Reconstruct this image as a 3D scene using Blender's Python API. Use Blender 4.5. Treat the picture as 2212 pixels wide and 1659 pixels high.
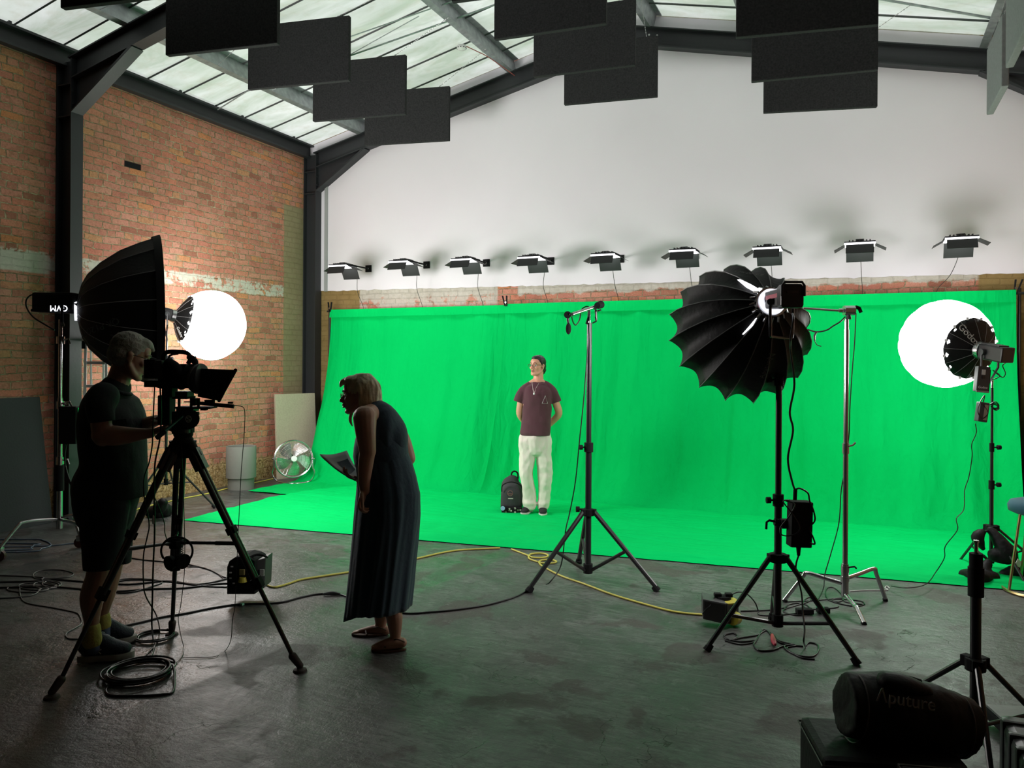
import bpy, bmesh, math, random
from mathutils import Vector, Matrix, noise
random.seed(7)
scene = bpy.context.scene
for o in list(bpy.data.objects): bpy.data.objects.remove(o)
COL = scene.collection
# ------------------------------------------------------------------ camera
# room axes: X along the white gable wall, Y along the brick side wall, Z up; the photographer stands at (0, 0)
F = 1700.0; TH = math.radians(23.8); RO = .006; CX, CY = 1106.0, 786.0; EYE = 1.65
CF = Vector((-math.sin(TH), math.cos(TH), 0)); CR = Vector((math.cos(TH), math.sin(TH), 0)); CU = Vector((0, 0, 1))
cam_d = bpy.data.cameras.new('camera'); cam = bpy.data.objects.new('camera', cam_d); COL.objects.link(cam)
cx = CR * math.cos(RO) + CU * math.sin(RO); cy = -CR * math.sin(RO) + CU * math.cos(RO); cz = -CF
m = Matrix.Identity(4)
for i in range(3):
    m[i][0] = cx[i]; m[i][1] = cy[i]; m[i][2] = cz[i]
m[2][3] = EYE
cam.matrix_world = m
cam_d.sensor_fit = 'HORIZONTAL'; cam_d.sensor_width = 36; cam_d.lens = F * 36 / 2212
cam_d.shift_y = -(829.5 - CY) / 2212; cam_d.clip_end = 100; cam_d.clip_start = .05
scene.camera = cam
# ------------------------------------------------------------------ world, exposure
W = bpy.data.worlds.new('world'); scene.world = W; W.use_nodes = True
W.node_tree.nodes['Background'].inputs[0].default_value = (1.0, .98, 1.0, 1)
W.node_tree.nodes['Background'].inputs[1].default_value = 2.4
vs = scene.view_settings
vs.view_transform = 'Standard'; vs.look = 'None'; vs.gamma = 1; vs.use_curve_mapping = False
vs.exposure = 0.0
BALL_L = 20.0; DOME_L = 26.0; SOFT_L = 34.0; LED_L = 16.0
# ------------------------------------------------------------------ measuring helpers
def ray(px, py):
    dx = (px - CX) / F; dy = -(py - CY) / F
    a = dx * math.cos(RO) - dy * math.sin(RO); b = dx * math.sin(RO) + dy * math.cos(RO)
    return CF + a * CR + b * CU
EYEV = Vector((0, 0, EYE))
def D(px, py, d): return EYEV + ray(px, py) * d
def G(px, py, z=0.0):
    v = ray(px, py); return EYEV + v * ((z - EYE) / v.z)
def AX(px, py, X): v = ray(px, py); return EYEV + v * (X / v.x)
def AY(px, py, Y): v = ray(px, py); return EYEV + v * (Y / v.y)
def dep(p): return p[0] * CF.x + p[1] * CF.y
def HZ(p, py):
    "height at which a vertical above p meets image row py"
    d = dep(p); a = (p[0] * CR.x + p[1] * CR.y) / d
    dy = -(py - CY) / F; b = (dy + a * math.sin(RO)) / math.cos(RO)
    return EYE + b * d
# ------------------------------------------------------------------ materials
def lin(c):
    return tuple(x / 12.92 if x <= .04045 else ((x + .055) / 1.055) ** 2.4 for x in c)
def rgb(h):
    return lin(tuple(int(h[i:i + 2], 16) / 255 for i in (0, 2, 4))) + (1,)
def N(nt, t, **k):
    n = nt.nodes.new(t)
    for a, b in k.items(): setattr(n, a, b)
    return n
def mat(name, col, rough=.6, metal=0, bump=0, bscale=60, var=0, vscale=8, emit=None, estr=0, spec=.5, sheen=0, twoside=None):
    M = bpy.data.materials.new(name); M.use_nodes = True; nt = M.node_tree
    b = nt.nodes['Principled BSDF']
    c = rgb(col) if isinstance(col, str) else tuple(col) + (1,)
    b.inputs['Base Color'].default_value = c; b.inputs['Roughness'].default_value = rough; b.inputs['Metallic'].default_value = metal
    b.inputs['Specular IOR Level'].default_value = spec
    if sheen: b.inputs['Sheen Weight'].default_value = sheen
    tc = N(nt, "ShaderNodeTexCoord")
    if var:
        nz = N(nt, 'ShaderNodeTexNoise'); nz.inputs['Scale'].default_value = vscale; nz.inputs['Detail'].default_value = 5
        nt.links.new(tc.outputs['Object'], nz.inputs['Vector'])
        mr = N(nt, 'ShaderNodeMapRange'); mr.inputs[1].default_value = .25; mr.inputs[2].default_value = .75
        mr.inputs[3].default_value = 1 - var; mr.inputs[4].default_value = 1 + var
        nt.links.new(nz.outputs['Fac'], mr.inputs[0])
        mx = N(nt, 'ShaderNodeMix', data_type='RGBA', blend_type='MULTIPLY'); mx.inputs[0].default_value = 1
        mx.inputs[6].default_value = c; nt.links.new(mr.outputs[0], mx.inputs[7]); nt.links.new(mx.outputs[2], b.inputs['Base Color'])
    if bump:
        nz = N(nt, 'ShaderNodeTexNoise'); nz.inputs['Scale'].default_value = bscale; nz.inputs['Detail'].default_value = 4
        nt.links.new(tc.outputs['Object'], nz.inputs['Vector'])
        bp = N(nt, 'ShaderNodeBump'); bp.inputs['Strength'].default_value = bump; bp.inputs['Distance'].default_value = .01
        nt.links.new(nz.outputs['Fac'], bp.inputs['Height']); nt.links.new(bp.outputs[0], b.inputs['Normal'])
    if emit:
        b.inputs['Emission Color'].default_value = rgb(emit); b.inputs['Emission Strength'].default_value = estr
    return M
# ------------------------------------------------------------------ mesh builder
def catmull(pts, n=8, closed=False):
    P = [Vector(p) for p in pts]
    if len(P) < 3: return P
    out = []; L = len(P)
    rng = range(L if closed else L - 1)
    for i in rng:
        if closed: p0, p1, p2, p3 = P[(i - 1) % L], P[i], P[(i + 1) % L], P[(i + 2) % L]
        else: p0, p1, p2, p3 = P[max(i - 1, 0)], P[i], P[i + 1], P[min(i + 2, L - 1)]
        for k in range(n):
            t = k / n
            out.append(.5 * ((2 * p1) + (p2 - p0) * t + (2 * p0 - 5 * p1 + 4 * p2 - p3) * t * t + (3 * p1 - p0 - 3 * p2 + p3) * t ** 3))
    if not closed: out.append(P[-1])
    return out
def frame(d, hint=None):
    d = Vector(d).normalized()
    h = Vector(hint) if hint is not None else (Vector((0, 0, 1)) if abs(d.z) < .95 else Vector((1, 0, 0)))
    a = h - d * h.dot(d)
    if a.length < 1e-6: a = Vector((0, 1, 0)) - d * d.y
    a.normalize(); return a, d.cross(a).normalized(), d
class MB:
    def __init__(s): s.v = []; s.f = []
    def add(s, vs_, fs):
        o = len(s.v); s.v += [Vector(v) for v in vs_]; s.f += [tuple(i + o for i in f) for f in fs]; return s
    def box(s, c, size, M3=None, rz=0):
        R = M3 if M3 is not None else Matrix.Rotation(rz, 3, 'Z')
        x, y, z = [q / 2 for q in size]; c = Vector(c)
        vs_ = [c + R @ Vector((a * x, b * y, e * z)) for a in (-1, 1) for b in (-1, 1) for e in (-1, 1)]
        return s.add(vs_, [(0, 1, 3, 2), (4, 6, 7, 5), (0, 4, 5, 1), (2, 3, 7, 6), (0, 2, 6, 4), (1, 5, 7, 3)])
    def ring_loft(s, rings, cap=True, closed=True):
        n = len(rings[0]); vs_ = [p for r in rings for p in r]; fs = []
        for i in range(len(rings) - 1):
            for j in range(n if closed else n - 1):
                k = (j + 1) % n
                fs.append((i * n + j, i * n + k, (i + 1) * n + k, (i + 1) * n + j))
        if cap and closed:
            fs.append(tuple(reversed(range(n)))); fs.append(tuple((len(rings) - 1) * n + j for j in range(n)))
        return s.add(vs_, fs)
    def cyl(s, p0, p1, r0, r1=None, seg=16, cap=True):
        r1 = r0 if r1 is None else r1; p0 = Vector(p0); p1 = Vector(p1); a, b, _ = frame(p1 - p0)
        rings = [[p + (a * math.cos(t) + b * math.sin(t)) * r for t in [2 * math.pi * i / seg for i in range(seg)]] for p, r in ((p0, r0), (p1, r1))]
        return s.ring_loft(rings, cap)
    def tube(s, pts, r, seg=8, sm=0, closed=False):
        P = catmull(pts, sm, closed) if sm else [Vector(p) for p in pts]
        if closed: P = P + [P[0]]
        a = None; rings = []
        for i, p in enumerate(P):
            d = (P[min(i + 1, len(P) - 1)] - P[max(i - 1, 0)])
            if closed and i in (0, len(P) - 1): d = P[1] - P[-2]
            if d.length < 1e-9: d = Vector((0, 0, 1))
            a, b, _ = frame(d, a if a is not None else None)
            rr = r[min(i, len(r) - 1)] if isinstance(r, (list, tuple)) else r
            rings.append([p + (a * math.cos(t) + b * math.sin(t)) * rr for t in [2 * math.pi * k / seg for k in range(seg)]])
        return s.ring_loft(rings, not closed)
    def lathe(s, prof, o=(0, 0, 0), d=(0, 0, 1), seg=24, hint=None):
        "prof: (radius, along)"
        a, b, dd = frame(d, hint); o = Vector(o)
        rings = [[o + dd * h + (a * math.cos(t) + b * math.sin(t)) * max(r, 1e-4) for t in [2 * math.pi * k / seg for k in range(seg)]] for r, h in prof]
        return s.ring_loft(rings, True)
    def ell(s, c, r, M3=None, seg=16, rin=10):
        M3 = M3 or Matrix.Identity(3); c = Vector(c)
        if not isinstance(r, (tuple, list)): r = (r, r, r)
        rings = []
        for i in range(rin + 1):
            ph = math.pi * (i / rin) * .998 + .003
            rings.append([c + M3 @ Vector((r[0] * math.sin(ph) * math.cos(t), r[1] * math.sin(ph) * math.sin(t), -r[2] * math.cos(ph))) for t in [2 * math.pi * k / seg for k in range(seg)]])
        return s.ring_loft(rings, True)
    def prism(s, poly, off):
        "poly: list of 3d points, off: extrusion vector"
        off = Vector(off); n = len(poly); P = [Vector(p) for p in poly]
        vs_ = P + [p + off for p in P]
        fs = [tuple(reversed(range(n))), tuple(range(n, 2 * n))] + [(i, (i + 1) % n, (i + 1) % n + n, i + n) for i in range(n)]
        return s.add(vs_, fs)
    def limb(s, pts, rad, seg=14, hint=None, sm=4):
        "pts + radii (float or (ra, rb)), round ends"
        P = [Vector(p) for p in pts]; R = [Vector(q) if isinstance(q, (tuple, list)) else Vector((q, q)) for q in [(x if isinstance(x, (tuple, list)) else (x, x)) for x in rad]]
        if sm and len(P) > 2:
            Q = catmull(P, sm); R3 = catmull([Vector((x[0], x[1], 0)) for x in R], sm); R = [Vector((x[0], x[1])) for x in R3]; P = Q
        d0 = (P[0] - P[1]).normalized(); d1 = (P[-1] - P[-2]).normalized()
        r0 = min(R[0]); r1 = min(R[-1])
        for f_ in (.35, .7, .92, 1): pass
        pre = [(P[0] + d0 * r0 * math.sin(t), R[0] * max(math.cos(t), .05)) for t in (1.5, 1.1, .7, .35)]
        post = [(P[-1] + d1 * r1 * math.sin(t), R[-1] * max(math.cos(t), .05)) for t in (.35, .7, 1.1, 1.5)]
        allp = pre + list(zip(P, R)) + post; rings = []; a = hint; n = len(allp)
        for i, (p, r) in enumerate(allp):
            j = min(max(i - 4, 0), len(P) - 1)
            d = P[min(j + 1, len(P) - 1)] - P[max(j - 1, 0)]
            a_, b_, _ = frame(d, hint if hint is not None else a); a = a_
            rings.append([p + a_ * math.cos(t) * r[0] + b_ * math.sin(t) * r[1] for t in [2 * math.pi * k / seg for k in range(seg)]])
        return s.ring_loft(rings, True)
    def build(s, name, material, parent=None, smooth=False, bevel=0, voxel=0, relax=0, disp=None, label=None, world=True, sharp=35):
        me = bpy.data.meshes.new(name); vs_ = s.v
        root = parent
        while root is not None and root.parent is not None: root = root.parent
        if world and root is not None:
            Mi = MAT[root.name].inverted(); vs_ = [Mi @ v for v in vs_]
        me.from_pydata([tuple(v) for v in vs_], [], s.f); me.update()
        bm = bmesh.new(); bm.from_mesh(me); bmesh.ops.recalc_face_normals(bm, faces=bm.faces)
        if bevel:
            es = [e for e in bm.edges if len(e.link_faces) == 2 and e.calc_face_angle(0) > .5]
            bmesh.ops.bevel(bm, geom=es, offset=bevel, segments=2, affect='EDGES', profile=.6)
        bm.to_mesh(me); bm.free()
        o = bpy.data.objects.new(name, me); COL.objects.link(o)
        if voxel:
            md = o.modifiers.new('r', 'REMESH'); md.mode = 'VOXEL'; md.voxel_size = voxel; md.use_smooth_shade = True
            if relax: sm_ = o.modifiers.new('s', 'SMOOTH'); sm_.factor = .5; sm_.iterations = relax
            dg = bpy.context.evaluated_depsgraph_get(); ev = o.evaluated_get(dg)
            nm = bpy.data.meshes.new_from_object(ev); o.modifiers.clear(); o.data = nm; nm.name = name; bpy.data.meshes.remove(me); me = nm
        if disp:
            for v in me.vertices:
                v.co = disp(v.co.copy())
        if smooth or voxel:
            for p in me.polygons: p.use_smooth = True
            if not voxel:
                try: me.set_sharp_from_angle(angle=math.radians(sharp))
                except Exception: pass
        me.materials.clear(); me.materials.append(material)
        if parent is not None: o.parent = parent
        else: MAT[o.name] = Matrix.Identity(4)
        if label: o['label'] = label
        return o
MAT = {}
def thing(name, label, cat, loc=(0, 0, 0), rotz=0, group=None):
    o = bpy.data.objects.new(name, None); COL.objects.link(o); o.empty_display_size = .1
    o.location = loc; o.rotation_euler = (0, 0, rotz); o['label'] = label; o['category'] = cat
    if group: o['group'] = group
    MAT[o.name] = Matrix.Translation(Vector(loc)) @ Matrix.Rotation(rotz, 4, 'Z')
    return o
def tag(o, label, cat, group=None):
    o['label'] = label; o['category'] = cat
    if group: o['group'] = group
    return o
def struct(o): o['kind'] = 'structure'; return o
def kids(o): return [c for c in COL.objects if c.parent == o]
def dup(root, loc, rotz, label, group=None):
    r = root.copy(); COL.objects.link(r); r.location = loc; r.rotation_euler = (0, 0, rotz); r['label'] = label
    if group: r['group'] = group
    MAT[r.name] = Matrix.Translation(Vector(loc)) @ Matrix.Rotation(rotz, 4, 'Z')
    for ch in kids(root):
        c = ch.copy(); COL.objects.link(c); c.parent = r
        for g in kids(ch):
            d = g.copy(); COL.objects.link(d); d.parent = c
    return r
def text(name, body, material, parent, M4, size, depth=.001, label=None, italic=0, mirror=False):
    "flat lettering; M4 maps text plane (x right, y up, z out) to the world"
    cu = bpy.data.curves.new('lettering', 'FONT'); cu.body = body; cu.size = size; cu.extrude = depth; cu.align_x = 'CENTER'; cu.align_y = 'CENTER'; cu.shear = italic
    o = bpy.data.objects.new(name, cu); COL.objects.link(o)
    dg = bpy.context.evaluated_depsgraph_get(); me = bpy.data.meshes.new_from_object(o.evaluated_get(dg))
    bpy.data.objects.remove(o); bpy.data.curves.remove(cu)
    root = parent
    while root is not None and root.parent is not None: root = root.parent
    me.transform((MAT[root.name].inverted() if root is not None else Matrix.Identity(4)) @ M4)
    o = bpy.data.objects.new(name, me); COL.objects.link(o); me.materials.clear(); me.materials.append(material)
    if parent is not None: o.parent = parent
    if label: o['label'] = label
    return o
def basis(o, x, y):
    x = Vector(x).normalized(); y = Vector(y); y = (y - x * y.dot(x)).normalized(); z = x.cross(y)
    m_ = Matrix.Identity(4)
    for i in range(3): m_[i][0] = x[i]; m_[i][1] = y[i]; m_[i][2] = z[i]; m_[i][3] = o[i]
    return m_
def fbm(p, s=1.0): return noise.fractal(Vector(p) * s, 1.0, 2.0, 4)
# ------------------------------------------------------------------ palette
BLK = mat('black plastic', (.012, .012, .013), .45)
BLKM = mat('matt black', (.008, .008, .009), .8, spec=.2)
BLKS = mat('black satin metal', (.015, .015, .017), .3, 0, spec=.6)
FAB = mat('black nylon fabric', (.006, .006, .0065), .6, bump=.3, bscale=35, spec=.22)
STEEL = mat('chrome steel', (.55, .55, .56), .22, 1)
GALV = mat('galvanised steel', (.33, .35, .36), .5, .7, var=.25, vscale=14)
GIRD = mat('black painted girder', (.022, .024, .027), .5, bump=.15, bscale=20)
WHT = mat('white plastic', (.75, .75, .74), .4)
GREYP = mat('dark grey plastic', (.05, .052, .055), .5)
RED = mat('red plastic', (.45, .02, .03), .4)
YEL = mat('yellow rubber', (.55, .48, .05), .5)
DIMT = mat('grey print', (.10, .10, .10), .6)
CBL = mat('black rubber cable', (.010, .010, .011), .35)
# ================================================================== SETTING
XL, XR, YB, YF = -7.69, 2.25, 9.75, -5.0; YSKY = 4.55
XP = (XL + XR) / 2; SL = .232
def zr(X): return 4.73 + SL * ((min(X, 2 * XP - X)) + 6.8)          # underside of the rafters
def zroof(X): return zr(X) + .44
def mathn(nt, op, a, b=None, c=None, clamp=False):
    n = N(nt, 'ShaderNodeMath', operation=op); n.use_clamp = clamp
    for i, x in enumerate((a, b, c)):
        if x is None: continue
        if isinstance(x, (int, float)): n.inputs[i].default_value = x
        else: nt.links.new(x, n.inputs[i])
    return n.outputs[0]
def mixc(nt, fac, a, b, mode='MIX'):
    n = N(nt, 'ShaderNodeMix', data_type='RGBA', blend_type=mode)
    if isinstance(fac, (int, float)): n.inputs[0].default_value = fac
    else: nt.links.new(fac, n.inputs[0])
    for i, x in ((6, a), (7, b)):
        if isinstance(x, tuple): n.inputs[i].default_value = x if len(x) == 4 else x + (1,)
        else: nt.links.new(x, n.inputs[i])
    return n.outputs[2]
def noise_n(nt, vec, scale, detail=5, rough=.55, dist=0):
    n = N(nt, 'ShaderNodeTexNoise'); n.inputs['Scale'].default_value = scale; n.inputs['Detail'].default_value = detail
    n.inputs['Roughness'].default_value = rough; n.inputs['Distortion'].default_value = dist; nt.links.new(vec, n.inputs['Vector']); return n.outputs['Fac']
def ramp(nt, v, a, b): return mathn(nt, 'DIVIDE', mathn(nt, 'SUBTRACT', v, a), b - a, clamp=True)
def brick_mat(name, axis, zones):
    "weathered English brickwork. axis: world axis that runs along the wall; zones(nt, u, z, n) -> list of (mask, colour)"
    M = bpy.data.materials.new(name); M.use_nodes = True; nt = M.node_tree; b = nt.nodes['Principled BSDF']
    geo = N(nt, 'ShaderNodeNewGeometry'); sp = N(nt, 'ShaderNodeSeparateXYZ'); nt.links.new(geo.outputs['Position'], sp.inputs[0])
    pos = geo.outputs['Position']; u = sp.outputs[axis]; z = sp.outputs['Z']
    wob = noise_n(nt, pos, 3.0, 3); wob2 = noise_n(nt, pos, 9.0, 3)
    zz = mathn(nt, 'ADD', z, mathn(nt, 'MULTIPLY', mathn(nt, 'SUBTRACT', wob, .5), .05))
    uu = mathn(nt, 'ADD', u, mathn(nt, 'MULTIPLY', mathn(nt, 'SUBTRACT', wob2, .5), .05))
    cb = N(nt, 'ShaderNodeCombineXYZ'); nt.links.new(uu, cb.inputs[0]); nt.links.new(zz, cb.inputs[1])
    br = N(nt, 'ShaderNodeTexBrick'); nt.links.new(cb.outputs[0], br.inputs['Vector'])
    br.offset = .5; br.offset_frequency = 2; br.squash = .5; br.squash_frequency = 4
    br.inputs['Scale'].default_value = 1; br.inputs['Brick Width'].default_value = .228; br.inputs['Row Height'].default_value = .0762
    br.inputs['Mortar Size'].default_value = .0070; br.inputs['Mortar Smooth'].default_value = .35; br.inputs['Bias'].default_value = 0
    br.inputs['Color1'].default_value = (0, 0, 0, 1); br.inputs['Color2'].default_value = (1, 1, 1, 1); br.inputs['Mortar'].default_value = (.5, .5, .5, 1)
    bw = N(nt, 'ShaderNodeRGBToBW'); nt.links.new(br.outputs['Color'], bw.inputs[0])
    cr = N(nt, 'ShaderNodeValToRGB'); e = cr.color_ramp.elements; nt.links.new(bw.outputs[0], cr.inputs[0])
    stops = [(0, '9a6353'), (.08, 'b67766'), (.35, 'c78675'), (.5, 'cc907d'), (.65, 'ca7f68'), (.8, 'be7668'), (.94, 'c7906a'), (1, 'cf845a')]
    while len(e) < len(stops): e.new(.5)
    for k, (p_, c_) in enumerate(stops): e[k].position = p_; e[k].color = rgb(c_)
    n1 = noise_n(nt, pos, 22, 6, .65); n2 = noise_n(nt, pos, 1.3, 4); n3 = noise_n(nt, pos, 60, 4, .7)
    col = mixc(nt, mathn(nt, 'MULTIPLY', ramp(nt, n1, .45, .75), .45), cr.outputs[0], rgb('a98a68'))
    col = mixc(nt, mathn(nt, 'MULTIPLY', ramp(nt, n2, .5, .75), .3), col, rgb('9c7a5a'))
    col = mixc(nt, mathn(nt, 'MULTIPLY', ramp(nt, n3, .48, .72), .5), col, rgb('6f4636')); n6 = noise_n(nt, pos, 38, 6, .8); col = mixc(nt, mathn(nt, 'MULTIPLY', ramp(nt, n6, .56, .66), .45), col, rgb('d6b595')); col = mixc(nt, mathn(nt, 'MULTIPLY', ramp(nt, noise_n(nt, pos, 11, 5, .7), .52, .62), .35), col, rgb('7d4f3e'))
    mort = mixc(nt, ramp(nt, n1, .38, .62), rgb('7c6a50'), rgb('c4b594'))
    mort = mixc(nt, mathn(nt, 'MULTIPLY', ramp(nt, n2, .35, .6), .5), mort, rgb('6b5b45'))
    col = mixc(nt, br.outputs['Fac'], col, mort)
    for mask, c_ in zones(nt, u, z, n1, n2, pos, br.outputs['Fac']): col = mixc(nt, mask, col, c_)
    nt.links.new(col, b.inputs['Base Color']); b.inputs['Roughness'].default_value = .92; b.inputs['Specular IOR Level'].default_value = .15
    h = mathn(nt, 'SUBTRACT', mathn(nt, 'ADD', mathn(nt, 'MULTIPLY', n1, .35), mathn(nt, 'MULTIPLY', n3, .15)), mathn(nt, 'MULTIPLY', br.outputs['Fac'], .8))
    bp = N(nt, 'ShaderNodeBump'); bp.inputs['Strength'].default_value = .9; bp.inputs['Distance'].default_value = .015
    nt.links.new(h, bp.inputs['Height']); nt.links.new(bp.outputs[0], b.inputs['Normal'])
    return M
def band(nt, v, lo, hi, soft, nz=None, amp=0.0):
    if nz is not None: v = mathn(nt, 'ADD', v, mathn(nt, 'MULTIPLY', mathn(nt, 'SUBTRACT', nz, .5), amp))
    return mathn(nt, 'MULTIPLY', ramp(nt, v, lo - soft, lo + soft), mathn(nt, 'SUBTRACT', 1, ramp(nt, v, hi - soft, hi + soft)))
def zones_left(nt, u, z, n1, n2, pos, fac):
    vo = N(nt, 'ShaderNodeTexVoronoi', feature='DISTANCE_TO_EDGE'); vo.inputs['Scale'].default_value = 8; vv = N(nt, 'ShaderNodeVectorMath', operation='ADD'); nv = N(nt, 'ShaderNodeTexNoise'); nv.inputs['Scale'].default_value = 7; nt.links.new(pos, nv.inputs['Vector']); nt.links.new(pos, vv.inputs[0]); nt.links.new(nv.outputs['Color'], vv.inputs[1]); nt.links.new(vv.outputs[0], vo.inputs['Vector'])
    sandc = mixc(nt, ramp(nt, mathn(nt, 'MULTIPLY', vo.outputs['Distance'], mathn(nt, 'ADD', n1, .6)), .0, .10), rgb('5a4426'), mixc(nt, ramp(nt, n1, .35, .65), rgb('96794a'), rgb('cdb184')))
    grey = mixc(nt, n1, rgb('8f8b72'), rgb('a7a289'))
    nb = noise_n(nt, pos, 6, 5, .7)
    white = mixc(nt, n1, rgb('a9a596'), rgb('d6d2c6'))
    b1 = mathn(nt, 'MULTIPLY', band(nt, z, 2.60, 2.77, .008, nb, .08), ramp(nt, mathn(nt, 'ADD', nb, mathn(nt, 'MULTIPLY', mathn(nt, 'SUBTRACT', n1, .5), .6)), .42, .52))
    b2 = mathn(nt, 'MULTIPLY', band(nt, z, 2.55, 2.74, .008, nb, .03), mathn(nt, 'SUBTRACT', 1, ramp(nt, u, 5.5, 5.55)))
    rub = mathn(nt, 'SUBTRACT', 1, ramp(nt, mathn(nt, 'ADD', z, mathn(nt, 'MULTIPLY', mathn(nt, 'SUBTRACT', nb, .5), .45)), .30, .36))
    cem = mathn(nt, 'MULTIPLY', band(nt, u, 9.16, 12, .01, nb, .10), mathn(nt, 'MULTIPLY', ramp(nt, z, 1.0, 1.03), mathn(nt, 'SUBTRACT', 1, ramp(nt, z, 3.95, 3.98))))
    nq = noise_n(nt, pos, 1.1, 3, .5)
    patch = mathn(nt, 'MULTIPLY', ramp(nt, nq, .68, .71), .6)
    hole = mathn(nt, 'MULTIPLY', band(nt, u, 6.43, 6.66, .006), band(nt, z, 3.88, 3.95, .005))
    return [(patch, grey), (b1, white), (b2, white), (rub, sandc), (cem, mixc(nt, nb, rgb('7d7253'), rgb('a39a78'))), (hole, rgb('191a1c'))]
def zones_back(nt, u, z, n1, n2, pos, fac):
    nb = noise_n(nt, pos, 5, 6, .7)
    white = mixc(nt, n1, rgb('a29a88'), rgb('dcd8ce'))
    cem = mixc(nt, nb, rgb('6f5a35'), rgb('a8905f'))
    lowv = mathn(nt, 'SUBTRACT', 1, ramp(nt, u, -4.55, -4.45))
    up = ramp(nt, mathn(nt, 'ADD', z, mathn(nt, 'MULTIPLY', mathn(nt, 'SUBTRACT', nb, .5), .22)), 2.575, 2.60)
    lw = mathn(nt, 'MULTIPLY', mathn(nt, 'MULTIPLY', ramp(nt, nb, .38, .46), ramp(nt, z, 2.42, 2.5)), mathn(nt, 'MULTIPLY', lowv, .9))
    gap = mathn(nt, 'SUBTRACT', 1, band(nt, u, -4.52, -4.22, .01))
    m1 = mathn(nt, 'MULTIPLY', mathn(nt, 'MAXIMUM', up, lw), gap)
    m2 = mathn(nt, 'MAXIMUM', mathn(nt, 'SUBTRACT', 1, ramp(nt, u, -6.78, -6.76)), ramp(nt, u, 1.15, 1.18))
    return [(m1, white), (m2, cem)]
BRL = brick_mat('brickwork of side wall', 'Y', zones_left); BRB = brick_mat('brickwork of gable wall', 'X', zones_back)
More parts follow.
